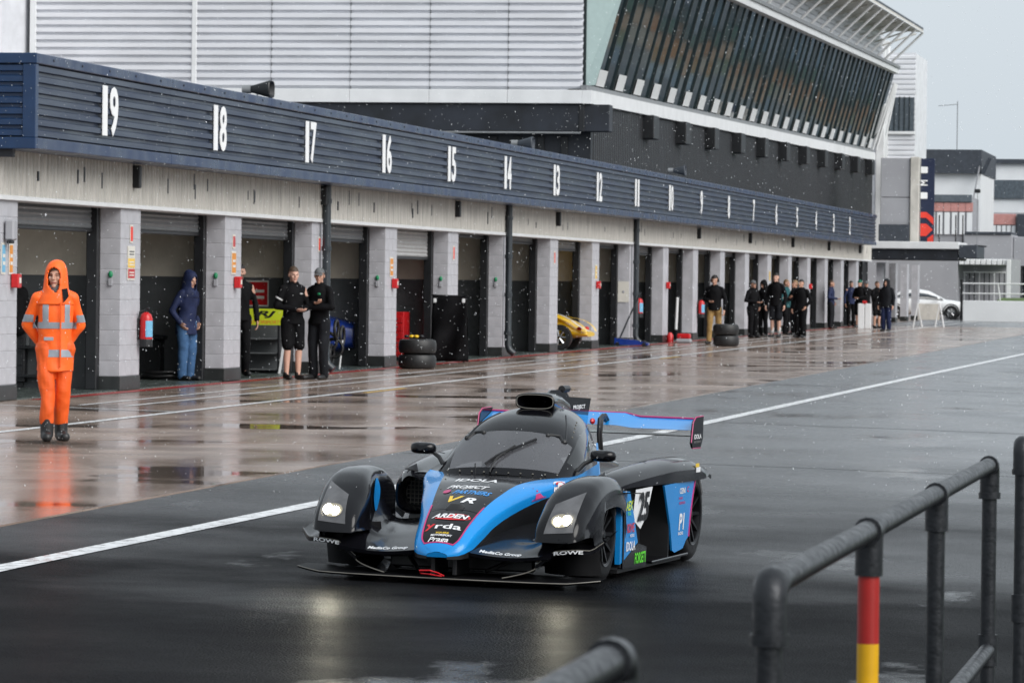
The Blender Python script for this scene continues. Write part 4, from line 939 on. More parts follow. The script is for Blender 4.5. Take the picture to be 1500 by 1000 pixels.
# decals
def decal(txt, h, w, org, ux, uy, d, mats, bold=.02, shear=0., objs=None, off=.002, start=.25, name='decal'):
    vs, fs = text_shape(txt, h, w, bold, shear); org, ux, uy, d = map(Vector, (org, ux, uy, d))
    pts = [org+ux*v[0]+uy*v[1] for v in vs]; dr = drape(objs, pts, d, off, -d*start)
    return cpart(MB().add(dr, fs), name, mats)
nz = [nose]; X1 = (1, 0, 0); DN = (0, 0, -1)
def nd(txt, h, w, x, y, mat, **k): return decal(txt, h, w, (x, y, .6), X1, (0, 1, 0), DN, mat, objs=nz, **k)
nd('IDOLA', .10, .25, -.015, -.01, dwhite, bold=.03); nd('PROJECT', .075, .24, -.02, -.195, dwhite, shear=.4, bold=.03); nd('PARTNERS', .065, .22, .03, -.285, dblue, shear=.4, bold=.03)
cpart(MB().add(drape(nz, [(-.12+.022*math.cos(t), -.275+.032*math.sin(t), .6) for t in np.linspace(0, 6.28, 13)[:-1]], DN, .0035, (0, 0, .25)), [tuple(range(12))]), 'decal', dmag)
nd('V', .085, .085, -.035, -.40, dyel, shear=.3, bold=.03); nd('R', .07, .08, .045, -.41, dwhite, shear=.3, bold=.03)
oval = [(.05+.068*math.cos(t), -.612+.03*math.sin(t), .6) for t in np.linspace(0, 6.28, 25)[:-1]]
cpart(MB().add(drape(nz, oval, DN, .0008, (0, 0, .25)), [tuple(range(24))]), 'decal', dred)
nd('ARDEN', .045, .21, .0, -.61, dwhite, shear=.35, bold=.035)
sw = [[(lerp(-.08, .09, t), -.642-.012*math.sin(math.pi*t)+q, .6) for q in (0, .008+.006*math.sin(math.pi*t))] for t in np.linspace(0, 1, 12)]
ff = drape(nz, [p for r in sw for p in r], DN, .0035, (0, 0, .25)); cpart(MB().grid([ff[i*2:i*2+2] for i in range(12)]), 'decal', dred)
nd('y', .055, .05, -.085, -.722, dred, bold=.02); nd('rda', .045, .15, .02, -.712, dwhite, bold=.015)
nd('SQUIRE', .013, .075, .0, -.768, dyel, bold=.03); nd('MOTORSPORT', .014, .12, .0, -.785, dwhite, bold=.03)
nd('Praga', .036, .115, -.008, -.818, dwhite, shear=.25, bold=.015)
chs = [o for o in surf if o.name.startswith('channel')]; fls = [o for o in surf if o.name.startswith(('blue_flank', 'cockpit_side'))]
for s in (-1, 1):
    decal('MediaCo Group', .055, .235, (s*.325, -.72, .6), Vector((1, s*.07, 0)), (0, 1, 0), DN, dwhite, objs=chs, bold=.03, start=.0)
    t_ = text_shape('ROWE', .020, .16, .03)
    pl = []
    for v in t_[0]:
        x = .70+s*v[0]; tt = (x-.52)/.355; yf = -.69+.07*tt*tt+.05*max(0, tt-.8)/.2; zz = .175+.03*math.sin(tt*2.2)+.05*max(0, tt-.85)/.15
        pl.append((s*x, yf-.003, zz+.004+v[1]))
    cpart(MB().add(pl, t_[1]), 'decal', dwhite)
# emblems on the right flank
tri = drape(fls, [(.9, y, z+.28) for y, z in ((-.07, .452), (.09, .452), (.0, .532))], Vector((-1, 0, -.5)).normalized(), .004, (0, 0, 0)); cpart(MB().add(tri, [(0,1,2)]), 'decal', dpurp)
tri = drape(fls, [(.9, y, z+.28) for y, z in ((-.035, .46), (.055, .46), (.005, .512))], Vector((-1, 0, -.5)).normalized(), .007, (0, 0, 0)); cpart(MB().add(tri, [(0,1,2)]), 'decal', dmag)
for r_, mt_, o_ in ((.052, dwhite, .004), (.042, dred, .006), (.033, dwhite, .008)):
    dd = drape(fls, [(.9, .235+r_*1.4*math.cos(t), .505+.25+r_*math.sin(t)) for t in np.linspace(0, 6.28, 21)[:-1]], Vector((-1, 0, -.5)).normalized(), o_, (0, 0, 0)); cpart(MB().add(dd, [tuple(range(20))]), 'decal', mt_)
decal('F', .04, .04, (.9, .235, .755), (0, 1, 0), (0, 0, 1), Vector((-1, 0, -.5)).normalized(), dred, objs=fls, off=.010, start=0, bold=.03)
def side(txt, h, w, y, z, mat, x=.772, bold=.025, shear=0.):
    vs, fs = text_shape(txt, h, w, bold, shear); cpart(MB().add([(x, y+v[0], z+v[1]) for v in vs], fs), 'decal', mat)
side('AEX', .055, .17, .44, .42, dlime, shear=.2); side('E.G.', .02, .07, .45, .375, dgreen); side('ROWE', .055, .17, .49, .29, dred); side('MOTOR OIL', .018, .1, .53, .245, dwhite); side('IDOLA', .055, .22, .50, .185, dwhite)
side('FORSETI', .065, .27, .76, .105, dgreen, .7685, .03)
side('CEINI', .035, .15, 1.80, .452, dwhite); side('C', .035, .05, 1.95, .455, dmag); side('RACING', .016, .10, 1.76, .408, dmag); side('RIETENTECH', .016, .16, 1.80, .378, dmag)
side('P1', .10, .15, 1.80, .265, dwhite, shear=.15, bold=.03); side('RACING', .02, .13, 1.78, .195, dwhite)
vs, fs = text_shape('IDOLA', .03, .20, .03); cpart(MB().add([(.691, 2.53+v[0], .755+v[1]) for v in vs], fs), 'decal', dwhite)
vs, fs = text_shape('MOTORSPORT', .012, .19, .02); cpart(MB().add([(.691, 2.53+v[0], .722+v[1]) for v in vs], fs), 'decal', pbr('decal_grey', (.2,.2,.2), .4))
vs, fs = text_shape('PROJECT', .032, .30, .03); cpart(MB().add([(.0085, 2.2+v[0], .915+v[1]) for v in vs], fs), 'decal', dwhite)
cpart(MB().box((.7905, 2.05, .585), (.7935, 2.14, .607)), 'decal', dyel); cpart(MB().box((.7925, 2.06, .553), (.7945, 2.17, .583)), 'decal', dwhite)
# screen bolts and panel fasteners
for x in np.linspace(-.33, .33, 10): cpart(MB().ell((x, .458, .575), (.006, .006, .005), 6), 'fastener', edgegrey)
for s in (-1, 1):
    for y in np.linspace(.84, 1.14, 5): p = Vector(kp(y, math.pi/2-s*(.86-.3*(y-.8)))); cpart(MB().ell(p, (.006, .006, .006), 6), 'fastener', edgegrey)
    for y in (-.42, -.2, .05, .28): cpart(MB().ell((s*(wi(y)-.02), y, zi(y)+.003), (.006, .006, .004), 6), 'fastener', edgegrey)
    for y in (.75, 1.05, 1.35): cpart(MB().tube([(s*lerp(sxi(y), sxo(y), t), y, lerp(szi(y), szt(y), min(1, t*1.5))+.004) for t in np.linspace(.2, .75, 6)], .002, 4), 'panel_line', dblk) if y == 1.35 else None
sw_ = MB(); sw_.tube([(.115*math.cos(t), .80+.02*math.sin(t), .66+.085*math.sin(t)) for t in np.linspace(0, 2*math.pi, 25)], .012, 8, cap=False); cpart(sw_, 'steering_wheel', carmatte)
# the headlamps' own beams
for s in (-1, 1):
    L_ = bpy.data.lights.new('headlamp_beam', 'SPOT'); L_.energy = 1.2; L_.spot_size = math.radians(50); L_.spot_blend = .6; L_.shadow_soft_size = .04; L_.color = (1, .95, .8)
    o = bpy.data.objects.new('headlamp_beam', L_); COL.objects.link(o); o.parent = CAR; o.location = (s*.665, -.76, .366); o.rotation_euler = (math.radians(84), 0, math.pi)

# ------------------------------------------------------------------ people
def remesh(mb, voxel, it=3, noise=0., seed=0, nfreq=18):
    me = mb.mesh('tmp', M['black']); o = bpy.data.objects.new('tmp', me); COL.objects.link(o)
    r = o.modifiers.new('r', 'REMESH'); r.mode = 'VOXEL'; r.voxel_size = voxel
    s = o.modifiers.new('s', 'SMOOTH'); s.factor = .5; s.iterations = it
    bpy.context.view_layer.update()
    out = bpy.data.meshes.new_from_object(o.evaluated_get(bpy.context.evaluated_depsgraph_get()))
    bpy.data.objects.remove(o); bpy.data.meshes.remove(me)
    if noise:
        n = len(out.vertices); co = np.empty(n*3, 'f'); out.vertices.foreach_get('co', co); co = co.reshape(-1, 3)
        no = np.empty(n*3, 'f'); out.vertices.foreach_get('normal', no); no = no.reshape(-1, 3)
        r_ = np.random.default_rng(seed); d = np.zeros(n)
        for k in range(7):
            kv = r_.normal(size=3)*nfreq*(.6+.25*k)*np.array([1, 1, .75]); d += np.sin(co@kv+r_.uniform(0, 6.28)+1.5*np.sin(co@(kv[::-1]*.4)))/(1+.5*k)
        co += no*(d*noise/2.2)[:, None]; out.vertices.foreach_set('co', co.ravel().astype('f')); out.update()
    return out
def fin(me, mats, name, parent, rule=None):
    me.name = name; me.materials.clear()
    for m in mats: me.materials.append(m)
    n = len(me.polygons); me.polygons.foreach_set('use_smooth', [True]*n)
    if rule:
        c = np.empty(n*3, 'f'); me.polygons.foreach_get('center', c); me.polygons.foreach_set('material_index', rule(c.reshape(-1, 3)).astype('i'))
    else: me.polygons.foreach_set('material_index', [0]*n)
    return link(name, me, parent)
def cap(mb, a, b, ra, rb, n=12):
    a = Vector(a); b = Vector(b); mb.tube([a, b], [ra, rb], n); mb.ell(a, (ra,)*3, n); mb.ell(b, (rb,)*3, n)
def extract(me, mask_fn, off, name, mat, parent):
    co = np.array([v.co[:] for v in me.vertices]); no = np.array([v.normal[:] for v in me.vertices]); vs = []; fs = []; idx = {}
    for p in me.polygons:
        c = p.center
        if mask_fn(c):
            f = []
            for v in p.vertices:
                if v not in idx: idx[v] = len(vs); vs.append(tuple(co[v]+no[v]*off))
                f.append(idx[v])
            fs.append(tuple(f))
    if fs: return MB().add(vs, fs).build(name, mat, parent, smooth='all')
skins = [pbr('skin_a', (.50,.28,.20), .5, var=.06, scale=20), pbr('skin_b', (.42,.22,.15), .5, var=.06, scale=20), pbr('skin_c', (.56,.33,.25), .5, var=.05, scale=20)]
feat = pbr('face_dark', (.07,.04,.03), .6); lipm = pbr('lip', (.32,.09,.08), .5)
def cloth(name, c, r=.75): return pbr(name, c, r, var=.25, scale=9, bump=.25, bscale=120, spec=.12)
CL = dict(black=cloth('cloth_black', (.0045,.0045,.0055)), char=cloth('cloth_charcoal', (.012,.013,.016)), navy=cloth('cloth_navy', (.018,.025,.065), .5), jeans=cloth('denim', (.05,.11,.22)), khaki=cloth('khaki', (.30,.19,.075)),
          orange=pbr('hi_vis_orange', (.95,.13,.008), .55, var=.10, scale=5, bump=.3, bscale=14), orange2=pbr('hi_vis_trouser', (.78,.10,.006), .6, var=.12, scale=5, bump=.3, bscale=14), grey=cloth('cloth_grey', (.12,.125,.13)), red=cloth('cloth_red', (.35,.012,.015)), green=cloth('cloth_green', (.02,.12,.08)), white=cloth('cloth_white', (.55,.55,.55)), teal=cloth('cloth_teal', (.03,.10,.11)))
reflect = pbr('reflective_tape', (.32,.355,.40), .3, .3, var=.08, scale=12)
hairs = dict(brown=pbr('hair_brown', (.06,.035,.02), .6, var=.4, scale=40), dark=pbr('hair_dark', (.012,.010,.009), .6, var=.4, scale=40), fair=pbr('hair_fair', (.20,.12,.06), .6, var=.3, scale=40))
shoe_m = pbr('shoe', (.012,.012,.013), .45, var=.3)
ARMS = dict(down=((-.265,.03,1.13), (-.27,-.05,.87)), crossed=((-.285,-.05,1.13), (.07,-.215,1.19)), front=((-.27,.02,1.13), (-.05,-.25,1.08)), behind=((-.255,.10,1.14), (-.10,.17,.93)),
            pocket=((-.30,.06,1.12), (-.21,-.06,.93)), chin=((-.24,-.10,1.14), (-.05,-.20,1.36)), reach=((-.25,-.16,1.24), (-.16,-.40,1.12)))
def person(label, loc, face, H=1.76, top='black', legs='black', arms=('down', 'down'), hat=None, hair='brown', shorts=False, coat=.86, near=False, group=None, skin=0, head=(0, 0), lean=0., stance=.10, stride=0., hood=None, bulk=1., baggy=0., beard=False):
    root = thing('person', label, 'person', (loc[0], loc[1], gz(loc[0])+(.012 if loc[0] < -15.7 else .0)), math.radians(face), group)
    s = H/1.75; root.scale = (s, s, s)
    vx = .009 if near else .014
    J = {}
    ln = lambda z: -math.tan(lean)*max(0, z-.95)               # forward lean moves the upper body towards -y
    def up(p): return Vector((p[0], p[1]+ln(p[2]), p[2]))
    sk = skins[skin]
    hips = [Vector((sx*.095, 0, .90)) for sx in (-1, 1)]
    ank = [Vector((-stance, -stride/2, .085)), Vector((stance, stride/2, .085))]
    knee = [h.lerp(a, .5)+Vector((0, -.03, .02)) for h, a in zip(hips, ank)]
    sho = [up((sx*.172*bulk**.5, .01, 1.40)) for sx in (-1, 1)]
    elb, wri = [], []
    for i, sx in enumerate((1, -1)):
        e, w = ARMS[arms[i]]; elb.append(up((e[0]*sx, e[1]-(.03 if arms[i] == 'crossed' and i else 0), e[2]))); wri.append(up((w[0]*sx, w[1]-(.035 if arms[i] == 'crossed' and i else 0), w[2]-(.05 if arms[i] == 'crossed' and i else 0))))
    hc = up((0, -.015, 1.615)); hy, hp = math.radians(head[0]), math.radians(head[1])
    HR = Matrix.Rotation(hy, 3, 'Z') @ Matrix.Rotation(hp, 3, 'X')
    def hd(p): return hc+HR @ Vector(p)
    # the body, one skin
    b = MB()
    b.ell(hd((0, .012, .025)), (.074, .094, .105), 16)
    jw = MB(); jw.ell((0, -.035, -.045), (.055, .055, .068), 14); jw.ell((0, -.078, -.095), (.026, .022, .022), 10)
    jw.ell((0, -.100, -.005), (.013, .020, .030), 8); jw.ell((0, -.112, -.022), (.016, .014, .012), 8); jw.ell((0, -.072, .03), (.052, .024, .016), 10); jw.ell((0, -.088, -.058), (.026, .012, .012), 8)
    for sx in (-1, 1): jw.ell((sx*.077, .012, .0), (.012, .022, .034), 8); jw.ell((sx*.038, -.062, -.02), (.024, .026, .03), 8)
    b.add([hd(v) for v in jw.v], jw.f)
    cap(b, up((0, .015, 1.45)), hd((0, .02, -.07)), .056, .052)
    tor = [((0, .005, .93), (.155, .105, .10)), ((0, .0, 1.06), (.138, .095, .10)), ((0, -.005, 1.2), (.150, .105, .12)), ((0, .0, 1.33), (.165, .105, .12)), ((0, .01, 1.42), (.15, .08, .06))]
    for c, r in tor: b.ell(up(c), r, 14)
    for i in range(2):
        cap(b, sho[i], elb[i], .052, .040); cap(b, elb[i], wri[i], .040, .027); cap(b, hips[i], knee[i], .085, .055); cap(b, knee[i], knee[i].lerp(ank[i], .35)+Vector((0, .015, 0)), .053, .056); cap(b, knee[i].lerp(ank[i], .35)+Vector((0, .012, 0)), ank[i], .054, .036); cap(b, ank[i], ank[i]+Vector((0, -.11, -.045)), .030, .026)
    me = remesh(b, vx*.8, 3)
    ip = HR.inverted()
    def face_rule(C):
        out = np.zeros(len(C), int); q = (C-np.array(hc))@np.array(ip).T
        fr = q[:, 1] < -.05
        for sx in (-1, 1):
            out[fr & (np.abs(q[:, 0]-sx*.031) < .014) & (np.abs(q[:, 2]-.008) < .0055)] = 1
            out[fr & (np.abs(q[:, 0]-sx*.033) < .018) & (np.abs(q[:, 2]-.031) < .0035)] = 1
        if beard: out[(q[:, 1] < -.01) & (q[:, 2] < -.028) & (q[:, 2] > -.125) & ((np.abs(q[:, 0]) > .03) | (q[:, 2] < -.068) | (np.abs(q[:, 2]+.042) < .008))] = 1
        out[fr & (np.abs(q[:, 0]) < .023) & (np.abs(q[:, 2]+.058) < .006)] = 2
        return out
    # hands: palm and five bent fingers of unequal length, joined to the body mesh
    hb = MB()
    for i, sx in enumerate((-1, 1)):
        fwd = (wri[i]-elb[i]).normalized(); side_ = Vector((0, -1, 0)) if abs(fwd.y) < .8 else Vector((0, 0, 1)); side_ = (side_-fwd*side_.dot(fwd)).normalized(); nrm = fwd.cross(side_)*(1 if sx < 0 else -1)
        p0 = wri[i]; rows = []
        for t, wd, th_ in ((-.02, .024, .02), (.015, .032, .017), (.05, .04, .015), (.085, .041, .013), (.095, .036, .010)):
            c = p0+fwd*t; rows.append([c+side_*wd*math.cos(a)+nrm*th_*math.sin(a) for a in np.linspace(0, 2*math.pi, 11)[:-1]])
        hb.loft(rows)
        for k, L_ in enumerate((.066, .078, .073, .056)):
            o0 = p0+fwd*.086+side_*(.029-.0195*k); q1 = o0+fwd*L_*.5+nrm*-.010; q2 = q1+fwd*L_*.28-nrm*.018; q3 = q2+fwd*L_*.12-nrm*.018
            hb.tube([o0, q1, q2, q3], [.0095, .009, .008, .006], 7)
        t0 = p0+fwd*.025+side_*.026; hb.tube([t0, t0+side_*.026+fwd*.026-nrm*.006, t0+side_*.032+fwd*.056-nrm*.018], [.013, .011, .007], 7)
    hm = hb.mesh('h', sk); bmj = bmesh.new(); bmj.from_mesh(me); bmj.from_mesh(hm); bmj.to_mesh(me); bmj.free(); bpy.data.meshes.remove(hm)
    fin(me, [sk, feat, lipm], 'body', root, face_rule)
    # trousers or shorts
    t = MB(); bg_ = baggy
    t.ell((0, .005, .92), (.168*bulk, .122*bulk, .11), 14); t.ell((0, .0, 1.0), (.158*bulk, .115*bulk, .10), 14)
    for i in range(2):
        end = knee[i].lerp(hips[i], .05) if shorts else ank[i]+Vector((0, .0, .0 if not near else .09))
        if shorts: cap(t, hips[i], end, .105, .092)
        else: cap(t, hips[i], knee[i], .104+bg_*.5, .075+bg_); cap(t, knee[i], end, .075+bg_, .062+bg_*1.1)
    tm_ = remesh(t, vx, 2, .014 if near else .009, len(label)*7 % 1000, 15); fin(tm_, [CL[legs]], 'shorts' if shorts else 'trousers', root)
    # jacket
    j = MB(); sx_ = (-1, 1)
    zz = coat; rows = []
    frx = cr([.6, .85, 1.05, 1.2, 1.32, 1.40, 1.46, 1.52], [.195, .178, .160, .166, .172, .152, .105, .078]); fry = cr([.6, .85, 1.05, 1.2, 1.32, 1.40, 1.46, 1.52], [.150, .138, .122, .128, .126, .112, .088, .076])
    for z in np.linspace(zz, 1.515, 22):
        rows.append([(frx(z)*bulk*math.copysign(abs(math.cos(a))**.85, math.cos(a)), .004+fry(z)*bulk*math.sin(a)+ln(z), z) for a in np.linspace(0, 2*math.pi, 29)[:-1]])
    j.loft(rows)
    for i in range(2):
        cap(j, sho[i], elb[i], .058*bulk, .054); cap(j, elb[i], elb[i].lerp(wri[i], .93), .056, .045)
        cap(j, up((sx_[i]*.06, .012, 1.455)), sho[i], .045, .057*bulk)
    jm = remesh(j, vx, 5 if near else 4, .017 if near else .008, 3+len(label)*13 % 997, 13); JO = fin(jm, [CL[top]], 'jacket', root)
    # shoes
    for i in range(2):
        sh2 = MB(); a = ank[i]; cap(sh2, a+Vector((0, .03, -.035)), a+Vector((.02*(1 if i else -1), -.175, -.046)), .048 if not near else .060, .040 if not near else .050); cap(sh2, a+Vector((0, .01, .02 if not near else .15)), a+Vector((0, .0, -.02)), .048 if not near else .072, .052 if not near else .064)
        mm = remesh(sh2, vx*.8, 2)
        for v in mm.vertices: v.co.z = max(v.co.z, .002)
        fin(mm, [shoe_m], 'shoe', root)
    # hair, hat, hood
    def shell(r, c, keep, n=36, th=.0):
        m = MB(); P = []
        for a in range(n//2+1):
            t_ = math.pi*a/(n//2); P.append([hd((c[0]+r[0]*math.sin(t_)*math.cos(2*math.pi*q/n), c[1]+r[1]*math.sin(t_)*math.sin(2*math.pi*q/n), c[2]-r[2]*math.cos(t_))) for q in range(n)])
        vs = [p for row in P for p in row]; fs = []
        for a in range(n//2):
            for q in range(n):
                f = (a*n+q, a*n+(q+1) % n, (a+1)*n+(q+1) % n, (a+1)*n+q); cc = sum((vs[k] for k in f), Vector())/4; l = ip @ (cc-hc)
                if keep(l): fs.append(f)
        return m.add(vs, fs)
    if hood:
        hz_ = [1.34, 1.40, 1.46, 1.53, 1.60, 1.68, 1.73, 1.765, 1.78]; fx_ = cr(hz_, [.19, .165, .138, .122, .115, .104, .084, .052, .006]); fy_ = cr(hz_, [.135, .135, .132, .130, .130, .124, .104, .066, .008]); fc_ = cr(hz_, [.01, .01, .008, .008, .012, .02, .03, .042, .05]); ow = cr([1.45, 1.50, 1.55, 1.62, 1.68, 1.715], [.0, .045, .064, .068, .052, .0])
        vs = []; fs = []; zs_ = np.linspace(1.34, 1.78, 46); n = 56
        for z in zs_:
            for q in range(n):
                a = 2*math.pi*q/n; p = Vector((fx_(z)*math.cos(a), fc_(z)+fy_(z)*math.sin(a), z-1.615)); tw = min(1, max(0, (z-1.42)/.12)); r_h = hd(p); r_b = up((p.x, p.y-.015, z)); vs.append(r_b.lerp(r_h, tw))
        for a in range(45):
            for q in range(n):
                z = (zs_[a]+zs_[a+1])/2; an = 2*math.pi*(q+.5)/n; x = fx_(z)*math.cos(an)
                if not (math.sin(an) < -.3 and 1.45 < z < 1.715 and abs(x) < ow(z)): fs.append((a*n+q, a*n+(q+1) % n, (a+1)*n+(q+1) % n, (a+1)*n+q))
        ho = MB().add(vs, fs).build('hood', CL[hood], root, smooth='all'); sd_ = ho.modifiers.new('t', 'SOLIDIFY'); sd_.thickness = .013; sd_.offset = -1
        if near: shell((.080, .10, .112), (0, .014, .024), lambda l: l.z > -.09 and (l.y > -.055 or l.z > .065 or (abs(l.x) > .056 and l.z > -.08)) and l.y > -.10).build('hair', hairs[hair], root, smooth='all')
    elif hat == 'cap':
        shell((.083, .103, .100), (0, .012, .036), lambda l: l.z > .045).build('cap', CL['grey' if top == 'black' else 'char'], root, smooth='all')
        br = MB(); br.grid([[hd((x*(.9 if q else 1), -.075-q*.075*(1-(x/.085)**2*.6), .05-.02*q-(x/.08)**2*.012)) for x in np.linspace(-.072, .072, 9)] for q in (0, .5, 1)]); br.build('cap_brim', CL['grey' if top == 'black' else 'char'], root, smooth='all')
        shell((.080, .100, .10), (0, .014, .026), lambda l: .045 > l.z > -.03 and l.y > -.02).build('hair', hairs[hair], root, smooth='all')
    elif hat == 'beanie':
        shell((.086, .106, .112), (0, .012, .032), lambda l: l.z > .035).build('beanie', CL['green'], root, smooth='all')
    else:
        shell((.083, .104, .113), (0, .014, .028), lambda l: (l.z > .068-.4*max(0, -.03-l.y)*0 and l.y > -.2) and (l.y > -.088 or l.z > .08) or (l.y > .02 and l.z > -.05)).build('hair', hairs[hair], root, smooth='all')
    if hat == 'phones':
        hpn = MB(); hpn.tube([hd((.093*math.cos(a), .01, .01+.125*math.sin(a))) for a in np.linspace(0, math.pi, 13)], .013, 8)
        for sx in (-1, 1): hpn.ell(hd((sx*.092, .01, .0)), (.024, .04, .05), 10)
        hpn.build('headphones', CL['black'], root, smooth='all')
    return root, JO
# the marshal on the apron
mp = hit(79, 645, 2, 0)
R_, J_ = person('marshal in hooded orange high-visibility coat, trousers and black boots', mp, 22, H=1.72, top='orange', legs='orange2', arms=('behind', 'behind'), hood='orange', near=True, coat=.68, bulk=1.0, baggy=.004, hair='brown', skin=0, head=(-20, 2), stance=.078, stride=.15)
def tor_m(c): return (c.x**2/.245**2+(c.y)**2/.20**2) < 1.0
for z0, z1 in ((.825, .895), (1.10, 1.165)): extract(J_.data, lambda c: z0 < c.z < z1 and abs(c.x) < .215, .004, 'reflective_band', reflect, R_)
for sx in (-1, 1):
    extract(J_.data, lambda c: 1.165 <= c.z < 1.52 and abs(c.x-sx*.105) < .026 and c.y < .10, .004, 'reflective_brace', reflect, R_)
    extract(J_.data, lambda c: abs(c.x) > .215 and c.x*sx > 0 and 1.165 < c.z < 1.235, .004, 'sleeve_band', reflect, R_)
zipm = MB(); zipm.tube([(.035, -.158, z) for z in np.linspace(.72, 1.36, 8)], .008, 6); zipm.build('zip_flap', CL['orange2'], R_)
MB().cbox((-.13, -.178, .985), (-.035, -.166, 1.02), .004).build('pocket_tab', reflect, R_)
MB().tube([(.0, -.02, 1.40), (.0, -.03, 1.53)], [.082, .072], 14).build('neck_gaiter', CL['grey'], R_, smooth='all')
MB().prism([(.05, -.135, 1.49), (.10, -.13, 1.50), (.115, -.15, 1.42), (.065, -.155, 1.36)], (0, .012, 0)).build('collar_flap', CL['char'], R_)
# the driver, seen through the windscreen
DR = thing('person', 'driver in white and blue helmet behind the racing car windscreen', 'person'); DR.matrix_world = CAR.matrix_world.copy()
db = MB(); db.ell((0, 1.16, .56), (.17, .10, .12), 14); db.ell((0, 1.10, .45), (.16, .13, .14), 14); db.ell((0, 1.06, .67), (.06, .06, .06), 10); db.ell((0, 1.02, .745), (.085, .10, .10), 12)
for sx in (-1, 1): cap(db, (sx*.15, 1.13, .60), (sx*.19, .98, .56), .05, .045); cap(db, (sx*.19, .98, .56), (sx*.115, .83, .655), .043, .035)
for sx in (-1, 1): cap(db, (sx*.08, 1.0, .36), (sx*.09, .6, .34), .08, .06)
fin(remesh(db, .014, 3), [CL['black']], 'body', DR)
hl_ = MB().ell((0, 1.01, .765), (.118, .138, .125), 20).build('helmet', M['white'], DR, smooth='all')
MB().grid([[(.1205*math.sin(a), 1.01-.141*math.cos(a), .765+z) for z in (-.03, .01, .045)] for a in np.linspace(-1.25, 1.25, 15)]).build('visor', sideglass, hl_, smooth='all')
MB().grid([[(.112*math.sin(a), 1.01-.132*math.cos(a), .765+z) for z in (.055, .075)] for a in np.linspace(-3.1, 3.1, 25)]).build('blue_band', dblue, hl_, smooth='all')
# people by the garages
def feet(px, py): p = hit(px, py, 2, 0); return (p.x, p.y, 0)
person('person in navy hooded jacket and jeans looking down at a garage door', (-16.22, 66.05), 62, 1.66, 'navy', 'jeans', ('pocket', 'pocket'), hood='navy', coat=.74, head=(0, 18), lean=.10, bulk=1.06, baggy=.012)
person('bearded man in black and red leaning out from behind a column', (-16.25, 69.75), 28, 1.80, 'black', 'black', ('down', 'down'), hair='dark', head=(-12, 0), lean=.03, beard=True)
SHM, _ = person('man in black jacket and black shorts with hands held together', feet(428, 556), 38, 1.78, 'black', 'black', ('front', 'front'), hair='brown', shorts=True, skin=2, head=(-8, 4))
CP, _ = person('man in grey flat cap and black top with arms folded', feet(467, 556), -22, 1.77, 'black', 'char', ('crossed', 'crossed'), hat='cap', hair='dark', head=(25, 6), baggy=.01)
person('mechanic in dark shorts bending over the yellow car in a garage', (-16.75, 99.6), 65, 1.78, 'black', 'black', ('reach', 'reach'), hair='dark', shorts=True, lean=.35, head=(0, 20))
person('man in khaki trousers and headphones walking past the tyres', feet(1046, 504), -8, 1.80, 'black', 'khaki', ('front', 'down'), hat='phones', hair='dark', skin=0, stride=.25, head=(0, 8), bulk=1.08)
grp = 'crew standing outside the garages'
person('crew member in black cap and jacket standing with back to a column', feet(1102, 495), 50, 1.70, 'black', 'black', ('front', 'pocket'), hat='cap', hair='dark', baggy=.012)
person('crew member in black hood looking down at a phone', feet(1118, 493), -30, 1.68, 'black', 'black', ('front', 'front'), hood='black', head=(0, 20))
TS, _ = person('tall crew member in shorts with white socks facing the lane', feet(1136, 494), -15, 1.92, 'black', 'char', ('down', 'down'), shorts=True, hair='dark', skin=2)
person('fair-haired crew member in teal-collared jacket turned sideways', feet(1151, 490), 70, 1.74, 'teal', 'black', ('front', 'down'), hair='fair')
person('grey-bearded crew member half hidden behind the bald man', feet(1164, 491), -50, 1.72, 'char', 'char', ('crossed', 'crossed'), hair='fair', skin=1)
person('stocky man in all black with glasses standing nearest the lane line', feet(1173, 494.5), -25, 1.74, 'black', 'black', ('down', 'pocket'), hair='dark', bulk=1.12, baggy=.02, coat=.78)
person('man in navy jacket holding a drink between two columns', feet(1217, 481), 80, 1.75, 'navy', 'char', ('front', 'pocket'), hair='brown')
person('person in dark blue jacket at the back of the far group', feet(1246, 478), 30, 1.74, 'navy', 'black', ('down', 'down'), hair='dark')
person('person in green beanie standing behind the white board', feet(1259, 479.5), -20, 1.78, 'black', 'black', ('front', 'front'), hat='beanie', shorts=True)
person('person in white cap beside the green beanie', feet(1268, 479), 20, 1.75, 'black', 'black', ('down', 'down'), hat='cap')
person('person in shorts lifting a hand to the face beside the hooded man', feet(1284, 481), 40, 1.74, 'black', 'black', ('chin', 'down'), shorts=True, hair='brown')
person('broad man in dark padded jacket and hood leading the far group', feet(1298, 485), -20, 1.80, 'char', 'navy', ('down', 'down'), hood='char', bulk=1.18, coat=.80, baggy=.015)

for sx in (-1, 1): MB().tube([(sx*.10, .005, .10), (sx*.10, .008, .27)], [.047, .055], 12).build('sock', CL['white'], TS, smooth='all')
MB().ell((.075, -.135, 1.335), (.035, .012, .022), 8).build('chest_logo', M['green'], CP, smooth='all')
MB().tube([(-.235, -.005, 1.265), (-.245, .0, 1.245)], .064, 12, cap=False).build('sleeve_stripe', CL['white'], SHM, smooth='all')
MB().ell((.075, -.135, 1.33), (.03, .010, .010), 8).build('chest_logo', CL['white'], SHM, smooth='all')

